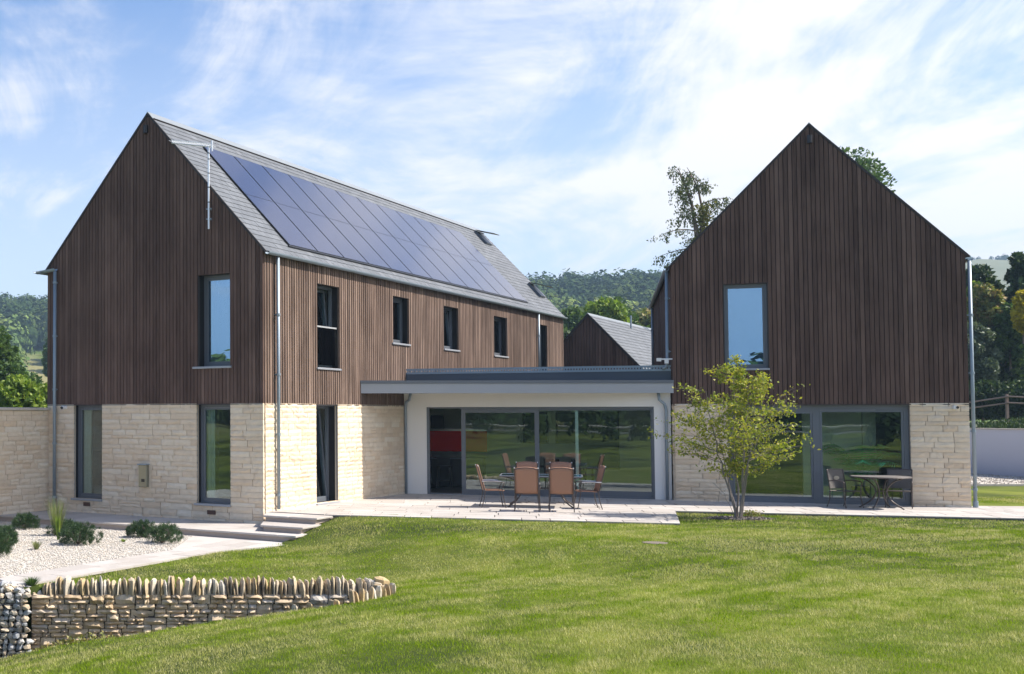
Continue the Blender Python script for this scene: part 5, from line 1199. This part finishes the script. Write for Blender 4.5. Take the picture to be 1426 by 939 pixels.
def woodland():
    rg = np.random.default_rng(77); C = []
    def fill(n, az0, az1, r0, r1, rmin, rmax, test=None):
        for _ in range(n):
            az = math.radians(rg.uniform(az0, az1)); r = math.sqrt(rg.uniform(r0*r0, r1*r1)); x, y = r*math.sin(az), r*math.cos(az)
            if test and not test(math.degrees(az), r): continue
            C.append((x, y, rg.uniform(rmin, rmax)))
    field = lambda a, r: not (-6.8 < a < -4.7 and r < 350) and not (a > 22.2 and 285 < r < 325)
    fill(300, -12, 0, 300, 540, 4.2, 7.6, field); fill(520, 14.5, 28, 235, 540, 4.0, 7.4, field); fill(60, 33, 41, 300, 545, 5, 8); fill(130, 27, 46, 230, 400, 3.5, 6); fill(50, -12, 0, 510, 545, 5, 8); fill(60, 14.5, 28, 510, 545, 5, 8)
    fill(50, -13, -6.9, 190, 300, 3.5, 5.5); fill(20, -3.8, 1, 200, 300, 3.5, 5.5)
    def crowns(C, K, name, s0=.055, s1=.12, stretch=1.15, mat='wood_far'):
        ar = np.array(C); z = ground_z(ar[:, 0], ar[:, 1]); n = len(ar)
        d = rg.normal(size=(n, K, 3)); d /= np.linalg.norm(d, axis=2)[:, :, None]; d[:, :, 2] = np.abs(d[:, :, 2])-.35*(rg.random((n, K)) < .35)
        ph = rg.uniform(0, 6, (n, 1, 3)); bmp = 1+.20*np.sin(d[:, :, 0]*4+ph[:, :, 0])*np.sin(d[:, :, 1]*4.5+ph[:, :, 1])+.13*np.sin(d[:, :, 2]*7+ph[:, :, 2])
        R = ar[:, 2][:, None]; rr = R*bmp*(1-.16*rg.random((n, K))); P = d*rr[:, :, None]*np.array([1, 1, stretch]); P[:, :, 0] += ar[:, 0][:, None]; P[:, :, 1] += ar[:, 1][:, None]; P[:, :, 2] += z[:, None]+R*.85
        P = P.reshape(-1, 3); D = d.reshape(-1, 3); S = np.repeat(ar[:, 2], K)*rg.uniform(s0, s1, len(P))
        e = rg.normal(size=P.shape)*.30+D; e /= np.linalg.norm(e, axis=1)[:, None]; t1 = np.cross(e, rg.normal(size=P.shape)); t1 /= np.linalg.norm(t1, axis=1)[:, None]; t2 = np.cross(e, t1)
        V = np.stack([P-t1*S[:, None], P+t2*S[:, None]*.8, P+t1*S[:, None], P-t2*S[:, None]*.8], 1).reshape(-1, 3)
        o = np_mesh(name, V, np.arange(len(V)).reshape(-1, 4), mat); tag(o, kind='stuff'); return ar, z, n
    crowns([c for c in C if math.hypot(c[0], c[1]) < 335], 620, 'hedgerow_trees', mat='wood_near'); crowns([c for c in C if math.hypot(c[0], c[1]) >= 335], 620, 'woodland_leaves'); ar = np.array(C); z = ground_z(ar[:, 0], ar[:, 1]); n = len(ar)
    bm = bmesh.new(); bmesh.ops.create_icosphere(bm, subdivisions=1, radius=1); iv = np.array([v.co[:] for v in bm.verts]); jf = np.array([[v.index for v in f.verts] for f in bm.faces]); bm.free()
    V = iv[None]*ar[:, 2][:, None, None]*.78; V[:, :, 0] += ar[:, 0][:, None]; V[:, :, 1] += ar[:, 1][:, None]; V[:, :, 2] += z[:, None]+ar[:, 2][:, None]*.7
    F = (jf[None]+len(iv)*np.arange(n)[:, None, None]).reshape(-1, 3); o = np_mesh('woodland_crowns', V.reshape(-1, 3), F, 'wood_far'); tag(o, kind='stuff')
    # trees on the far hill crest and behind the camera
    rg2 = np.random.default_rng(5); C = []
    for a in np.r_[rg2.normal(35.2, .25, 8), rg2.normal(36.6, .4, 14), rg2.uniform(34.4, 38, 9)]: r = rg2.uniform(985, 1005); C.append((r*math.sin(math.radians(a)), r*math.cos(math.radians(a)), rg2.uniform(1.2, 2.6)))
    for a in rg2.uniform(95, 265, 900): r = rg2.uniform(52, 115); C.append((r*math.sin(math.radians(a)), r*math.cos(math.radians(a)), rg2.uniform(1.6, 2.7)))
    for a in rg2.uniform(120, 265, 110): r = rg2.uniform(95, 130); C.append((r*math.sin(math.radians(a)), r*math.cos(math.radians(a)), rg2.uniform(3.0, 4.6)))
    for a in rg2.uniform(150, 262, 46): r = rg2.uniform(24, 50); C.append((r*math.sin(math.radians(a)), r*math.cos(math.radians(a)), rg2.uniform(.6, 1.3)))
    crowns(C, 170, 'distant_trees', .10, .24, 1.3)
woodland()

# ------------------------------------------------------------------ far garage
def garage():
    Y = 50; ax, _, az = at(820, 438, Y); w, l = 6.6, 15; eh = az-(w/2)*1.1; root = empty('garage', (ax, Y, 0), LA); tag(root, 'dark timber gabled garage with a pale slate roof behind the glazed link', 'garage')
    MB().box(-w/2, w/2, .06, l, -.2, eh).prism([(-w/2, eh), (w/2, eh), (0, az-.03)], .06, l).obj('wall', 'membrane', root)
    boards(root, lambda s, d, z: (s, -d, z), -w/2, w/2, 0, lambda s: az-abs(s)*1.1-.05, [], .12, .098, .0, -.05)
    th = math.atan(1.1); SL = (w/2+.1)/math.cos(th)
    for sg in (1, -1):
        f = lambda v, t, h, sg=sg: (sg*(w/2+.1-t*math.cos(th)+h*math.sin(th)), v, eh-.11+t*math.sin(th)+h*math.cos(th)); MB(f).box(-.05, l+.1, 0, SL, -.05, .03).obj('roof_deck', 'trim', root); mb = MB(f); ex = SL/24
        for c in range(24):
            v = -.05-(c % 2)*.16
            while v < l+.05:
                a, b = max(v, -.05), min(v+.32, l+.05); v += .32
                if b-a > .02: mb.add([(a+.004, c*ex, .056), (b-.004, c*ex, .056), (b-.004, min(c*ex+ex*1.4, SL), .035), (a+.004, min(c*ex+ex*1.4, SL), .035), (a+.004, c*ex, .035), (b-.004, c*ex, .035)], [(0, 1, 2, 3), (0, 1, 5, 4)])
        mb.obj('slate_covering', 'slate_isl', root, fix=False)['kind'] = 'stuff'
    MB().prism([(-.15, az-.1), (0, az+.07), (.15, az-.1), (0, az+.03)], -.07, l+.1).obj('ridge_capping', 'ridge', root); MB().tube([(.3, 6, az-.3), (.3, 6, az+.35)], .04, 8).obj('flue', 'galv', root)
garage()

# ------------------------------------------------------------------ right edge: low wall, gravel, bank, fence
def right_edge():
    Y = 44; a = at(1340, 600, 47.0); b = at(1560, 600, 39.5); p0 = Vector((a[0], a[1])); p1 = Vector((b[0], b[1])); d = (p1-p0).normalized(); n = Vector((-d.y, d.x))
    zt = at(1390, 597, 45.3)[2]; zb = -.05; root = empty('garden_wall', (p0.x, p0.y, 0), math.atan2(d.y, d.x)); tag(root, 'low smooth rendered retaining wall beyond the right wing', 'wall'); L = (p1-p0).length
    MB().box(0, L, 0, .25, -.4, zt-.04).obj('wall', 'render_blue', root); MB().box(-.02, L, -.03, .28, zt-.038, zt+.01).obj('cap', 'cap', root)
    # gravel drive in front of it, lawn patch is ground
    q = [tuple(p0-d*3-n*.02), tuple(p1-n*.02), tuple(p1-n*7.5), tuple(p0-d*3-n*8.2)]; MB().slab([q[i] for i in (3, 2, 1, 0)], -.2, -.03).obj('gravel_drive', 'gravel_bed', None)['kind'] = 'structure'
    N = 9000; u = RNG.uniform(-2, L, N); v = -RNG.uniform(0, 7.4, N); P = np.stack([p0.x+d.x*u+n.x*v, p0.y+d.y*u+n.y*v, np.full(N, -.022)], 1); leaf_cards('drive_gravel', P, RNG.uniform(.012, .03, N), 'gravel', stuff=True, aspect=.9)
    # bank behind
    V = []; F = []; nx, ny = 50, 14
    for j in range(ny):
        for i in range(nx): uu = -4+(L+8)*i/(nx-1); vv = .25+11*j/(ny-1); z = zt-.06+1.0*smooth(j/(ny-1))+.05*math.sin(uu*2.1+j)+(.6 if j == ny-1 else 0)*0; V.append((p0.x+d.x*uu+n.x*vv, p0.y+d.y*uu+n.y*vv, float(z)))
    F = [(j*nx+i, j*nx+i+1, (j+1)*nx+i+1, (j+1)*nx+i) for j in range(ny-1) for i in range(nx-1)]; link('grass_bank', mesh_of('grass_bank', V, F, 'ground', True, False))['kind'] = 'structure'
    N = 9000; u = RNG.uniform(-2, L, N); v = RNG.uniform(.3, 9, N); z = zt-.06+smooth((v-.25)/11)+RNG.random(N)*.25; P = np.stack([p0.x+d.x*u+n.x*v, p0.y+d.y*u+n.y*v, z], 1); leaf_cards('bank_undergrowth', P, RNG.uniform(.04, .10, N), 'leaf_dark', stuff=True, tang=np.tile([0, 0, 1.5], (N, 1)))
    # post and rail fence
    fr = empty('post_and_rail_fence', (0, 0, 0)); tag(fr, 'weathered two-rail timber fence in front of the dark shrubs on the right', 'fence')
    pts = [at(1335, 563, 51), at(1404, 552, 50), at(1475, 556, 49), at(1560, 560, 48)]; lo_ = [at(1335, 571, 51), at(1404, 561, 50), at(1475, 564, 49), at(1560, 568, 48)]
    for (r) in (pts, lo_):
        for p, q in zip(r, r[1:]): MB().tube([Vector(p)-Vector((.05, 0, 0)), Vector(q)+Vector((.05, 0, 0))], .04, 6).obj('rail', 'rail', fr)
    for p in pts: MB().box(p[0]-.05, p[0]+.05, p[1]+.045, p[1]+.13, p[2]-1.2, p[2]+.10).obj('post', 'rail', fr)
right_edge()
def back_fence():
    """the fence across the field behind the photographer, which the big panes mirror"""
    fr = empty('post_and_rail_fence', (0, 0, 0)); tag(fr, 'pale two-rail fence across the field mirrored in the big panes', 'fence')
    P = [(-46+9*i, -26-1.6*i) for i in range(9)]
    for a, b in zip(P, P[1:]):
        za, zb = float(ground_z(*a)), float(ground_z(*b))
        for h in (.55, 1.0): MB().tube([(a[0], a[1], za+h), (b[0], b[1], zb+h)], .085, 5).obj('rail', 'cap', fr)
    for a in P: z = float(ground_z(*a)); MB().box(a[0]-.07, a[0]+.07, a[1]-.07, a[1]+.07, z-.3, z+1.15).obj('post', 'cap', fr)
back_fence()

# ------------------------------------------------------------------ furniture
def copy_tree(o, parent=None):
    c = o.copy(); COL.objects.link(c); c.parent = parent
    for ch in [x for x in bpy.data.objects if x.parent == o]: copy_tree(ch, c)
    return c
def arc(pts, n=6):
    """Catmull-Rom through pts"""
    P = [Vector(p) for p in pts]; P = [P[0]*2-P[1]]+P+[P[-1]*2-P[-2]]; out = []
    for i in range(1, len(P)-2):
        for k in range(n):
            t = k/n; a, b, c, d = P[i-1], P[i], P[i+1], P[i+2]; out.append(.5*((2*b)+(c-a)*t+(2*a-5*b+4*c-d)*t*t+(3*b-a-3*c+d)*t**3))
    out.append(P[-2]); return out
def rattan_chair():
    """faces +x; origin on the ground under the seat centre"""
    r = empty('rattan_chair'); W = .27
    # seat: woven sheet over a frame, slightly dished
    def sheet(name, rows, w, th, crown=0.0):
        V = []; F = []; nx = 8; m = len(rows)
        for side in (1, -1):
            for (x, z, nxv, nzv) in rows:
                for i in range(nx+1):
                    y = -w+2*w*i/nx; k = (1-(y/w)**2); V.append((x+nxv*th*side*.5-nxv*.014*k, y, z+nzv*th*side*.5-nzv*.014*k+(crown*k if (x, z, nxv, nzv) == rows[-1] else 0)))
        q = nx+1; o = m*q
        for j in range(m-1):
            for i in range(nx): F += [(j*q+i, j*q+i+1, (j+1)*q+i+1, (j+1)*q+i), (o+j*q+i, o+(j+1)*q+i, o+(j+1)*q+i+1, o+j*q+i+1)]
            F += [(j*q, (j+1)*q, o+(j+1)*q, o+j*q), (j*q+nx, o+j*q+nx, o+(j+1)*q+nx, (j+1)*q+nx)]
        for i in range(nx): F += [(i, o+i, o+i+1, i+1), ((m-1)*q+i, (m-1)*q+i+1, o+(m-1)*q+i+1, o+(m-1)*q+i)]
        return link(name, mesh_of(name, V, F, 'rattan', True), r)
    sheet('seat', [(.25, .425, 0, 1), (.12, .44, 0, 1), (-.05, .435, 0, 1), (-.2, .425, 0, 1)], W-.02, .022)
    bk = [(-.215+(-.155)*t, .43+.60*t, .97, .25) for t in (0, .15, .35, .55, .75, .9, 1.0)]; sheet('backrest', bk, W-.012, .024, .035)
    for s in (-1, 1):
        MB().tube(arc([(-.235, s*W, .43), (-.28, s*W, .62), (-.335, s*W, .84), (-.385, s*W, 1.03)]), .013, 7).obj('back_post', 'frame_brown', r, smooth=True)
        MB().tube([(-.385, s*W, 1.028), (-.389, s*W, 1.055)], [.014, .009], 7).obj('finial', 'alu', r)
        MB().tube(arc([(-.215, s*W, .44), (-.24, s*W, .22), (-.30, s*(W+.01), 0)]), .012, 7).obj('leg', 'frame_brown', r, smooth=True)
        MB().tube(arc([(-.30, s*W, .64), (-.05, s*(W+.02), .645), (.20, s*(W+.02), .63), (.235, s*(W+.02), .57), (.19, s*(W+.01), .47), (.225, s*(W+.01), .25), (.275, s*(W+.02), 0)]), .012, 7).obj('arm_and_leg', 'frame_brown', r, smooth=True)
        MB().tube([(-.29, s*(W+.005), .655), (.0, s*(W+.02), .662), (.17, s*(W+.02), .652)], .017, 6).obj('armrest', 'steel', r)
    MB().tube([(.25, -W, .415), (.25, W, .415)], .011, 6).tube([(-.21, -W, .415), (-.21, W, .415)], .011, 6).obj('seat_rail', 'frame_brown', r)
    MB().tube([(-.375, -W, 1.0), (-.382, -W*.5, 1.035), (-.385, 0, 1.05), (-.382, W*.5, 1.035), (-.375, W, 1.0)], .012, 6).obj('top_rail', 'frame_brown', r)
    return r
ch0 = rattan_chair(); G = 'rattan chairs round the terrace table'
spots = [(8.96+.07, 28.12, 70, 'rattan chair with its back to the lawn, left one of the front pair'), (9.74+.07, 27.98, 71, 'rattan chair with its back to the lawn, right one of the front pair'),
         (9.86, 30.72, -109, 'rattan chair on the glass side, left one of the rear pair'), (10.70, 30.55, -110, 'rattan chair on the glass side, right one of the rear pair'),
         (8.53, 29.22, -10, 'rattan chair at the left end of the terrace table, in profile'), (10.72, 28.78, 170, 'rattan chair at the right end of the terrace table, in profile')]
for i, (x, y, a, lab) in enumerate(spots):
    o = ch0 if i == 0 else copy_tree(ch0); o.location = (x, y, .002); o.rotation_euler = (0, 0, rad(a)); tag(o, lab, 'chair', G)
def terrace_table():
    t = empty('terrace_table', (9.80, 29.42, .002), rad(-20)); tag(t, 'rectangular glass topped terrace table with curved metal legs amid six rattan chairs', 'table')
    bevel(MB().box(-.95, .95, -.5, .5, .765, .785).obj('tabletop', 'glass_hi', t), .004); m = MB(); w = .97
    for (a, b) in (((-w, -.52), (w, -.52)), ((w, -.52), (w, .52)), ((w, .52), (-w, .52)), ((-w, .52), (-w, -.52))): m.tube([(a[0], a[1], .772), (b[0], b[1], .772)], .019, 8)
    m.obj('table_rim', 'grey_metal', t)
    for sx in (-1, 1):
        for sy in (-1, 1): MB().tube(arc([(sx*.90, sy*.45, .76), (sx*.60, sy*.30, .66), (sx*.46, sy*.24, .42), (sx*.56, sy*.34, .18), (sx*.78, sy*.50, 0)]), .018, 8).obj('leg', 'frame_brown', t, smooth=True)
    MB().tube([(-.47, -.24, .45), (-.47, .24, .45)], .012, 6).tube([(.47, -.24, .45), (.47, .24, .45)], .012, 6).tube([(-.47, 0, .45), (.47, 0, .45)], .012, 6).obj('stretcher', 'frame_brown', t)
terrace_table()
def mesh_chair():
    r = empty('garden_armchair'); W = .26
    def wov(name, pts, w):
        V = []; F = []
        for p in pts: V += [(p[0], -w, p[1]), (p[0], w, p[1])]
        n = len(pts)
        for p in pts: V += [(p[0]-.012*p[2], -w, p[1]-.012*p[3]), (p[0]-.012*p[2], w, p[1]-.012*p[3])]
        for i in range(n-1): F += [(2*i, 2*i+1, 2*i+3, 2*i+2), (2*n+2*i, 2*n+2*i+2, 2*n+2*i+3, 2*n+2*i+1), (2*i, 2*i+2, 2*n+2*i+2, 2*n+2*i), (2*i+1, 2*n+2*i+1, 2*n+2*i+3, 2*i+3)]
        F += [(0, 2*n, 2*n+1, 1), (2*n-2, 2*n-1, 4*n-1, 4*n-2)]
        return MB().add(V, F).obj(name, 'mesh_grey', r)
    wov('seat', [(.24, .42, 0, 1), (-.2, .41, 0, 1)], W-.02); b = wov('backrest', [(-.21, .46, 1, 0), (-.24, .65, 1, 0), (-.28, .92, 1, 0)], W-.02)
    V = [(-.236, .075*math.cos(a)*1.2, .72+.05*math.sin(a)) for a in [2*PI*k/12 for k in range(12)]]; MB().add(V+[(-.250, v[1], v[2]) for v in V], [tuple(range(12)), tuple(range(23, 11, -1))]+[(k, (k+1) % 12, 12+(k+1) % 12, 12+k) for k in range(12)]).obj('medallion', 'steel', b)
    for s in (-1, 1):
        MB().tube(arc([(-.20, s*W, .42), (-.235, s*W, .65), (-.285, s*W, .935)]), .014, 7).obj('back_post', 'frame_brown', r, smooth=True)
        MB().tube(arc([(-.20, s*W, .42), (-.22, s*W, .2), (-.29, s*(W+.01), 0)]), .014, 7).obj('leg', 'frame_brown', r, smooth=True)
        MB().tube(arc([(-.235, s*W, .65), (-.02, s*(W+.02), .665), (.20, s*(W+.02), .64), (.22, s*(W+.02), .55), (.21, s*(W+.01), .42), (.22, s*(W+.01), .2), (.27, s*(W+.02), 0)]), .014, 7).obj('arm_and_leg', 'frame_brown', r, smooth=True)
    MB().tube([(-.285, -W, .93), (-.292, 0, .94), (-.285, W, .93)], .014, 6).obj('top_rail', 'frame_brown', r); MB().tube([(.23, -W, .41), (.23, W, .41)], .012, 6).tube([(-.2, -W, .41), (-.2, W, .41)], .012, 6).obj('seat_rail', 'frame_brown', r)
    return r
mc = mesh_chair(); mc.location = (17.28, 29.12, .002); mc.rotation_euler = (0, 0, rad(-72)); tag(mc, 'dark woven garden armchair left of the round table by the glass', 'chair', 'armchairs at the round garden table')
m2 = copy_tree(mc); m2.location = (18.62, 29.10, .002); m2.rotation_euler = (0, 0, rad(-126)); tag(m2, 'dark woven garden armchair right of the round table near the stone pier', 'chair')
def round_table():
    t = empty('round_table', (17.98, 28.80, .002), .3); tag(t, 'round grey garden table with splayed curved legs before the glazed doors', 'table'); m = MB(); n = 40
    m.slab([(.65*math.cos(2*PI*k/n), .65*math.sin(2*PI*k/n)) for k in range(n)], .755, .79); bevel(m.obj('tabletop', 'mesh_grey', t), .008)
    m = MB(); m.tube([(.655*math.cos(2*PI*k/n), .655*math.sin(2*PI*k/n), .772) for k in range(n+1)], .017, 6); m.obj('table_rim', 'frame_brown', t)
    for k in range(4): a = k*PI/2+.35; c, s = math.cos(a), math.sin(a); MB().tube(arc([(.50*c, .50*s, .755), (.26*c, .26*s, .64), (.12*c, .12*s, .42), (.22*c, .22*s, .2), (.50*c, .50*s, 0)]), .019, 8).obj('leg', 'frame_brown', t, smooth=True)
    m = MB(); m.tube([(.125*math.cos(2*PI*k/16), .125*math.sin(2*PI*k/16), .42) for k in range(17)], .012, 6); m.obj('leg_ring', 'frame_brown', t)
round_table()
# drain cover in the lawn
z = float(ground_z(9.27, 21.55)); n = 20; o = MB().slab([(.22*math.cos(2*PI*k/n), .22*math.sin(2*PI*k/n)) for k in range(n)], -.03, .008).obj('drain_cover', 'drain', None); o.location = (9.27, 21.55, z); tag(o, 'flat grey drain cover set in the lawn', 'drain cover')

# ------------------------------------------------------------------ haze
def haze():
    t = NT('haze_air'); t.N.remove(t.p); v = t.n('ShaderNodeVolumePrincipled'); v.inputs['Color'].default_value = (.50, .74, 1, 1); v.inputs['Density'].default_value = .00044; v.inputs['Anisotropy'].default_value = .0
    t.L.new(v.outputs[0], t.out.inputs['Volume'])
    o = link('haze', mesh_of('haze', *(lambda m: (m.V, m.F))(MB().box(-3400, 3400, -3400, 3400, -60, 190)), None)); o.data.materials.append(t.m); tag(o, kind='stuff')
haze()
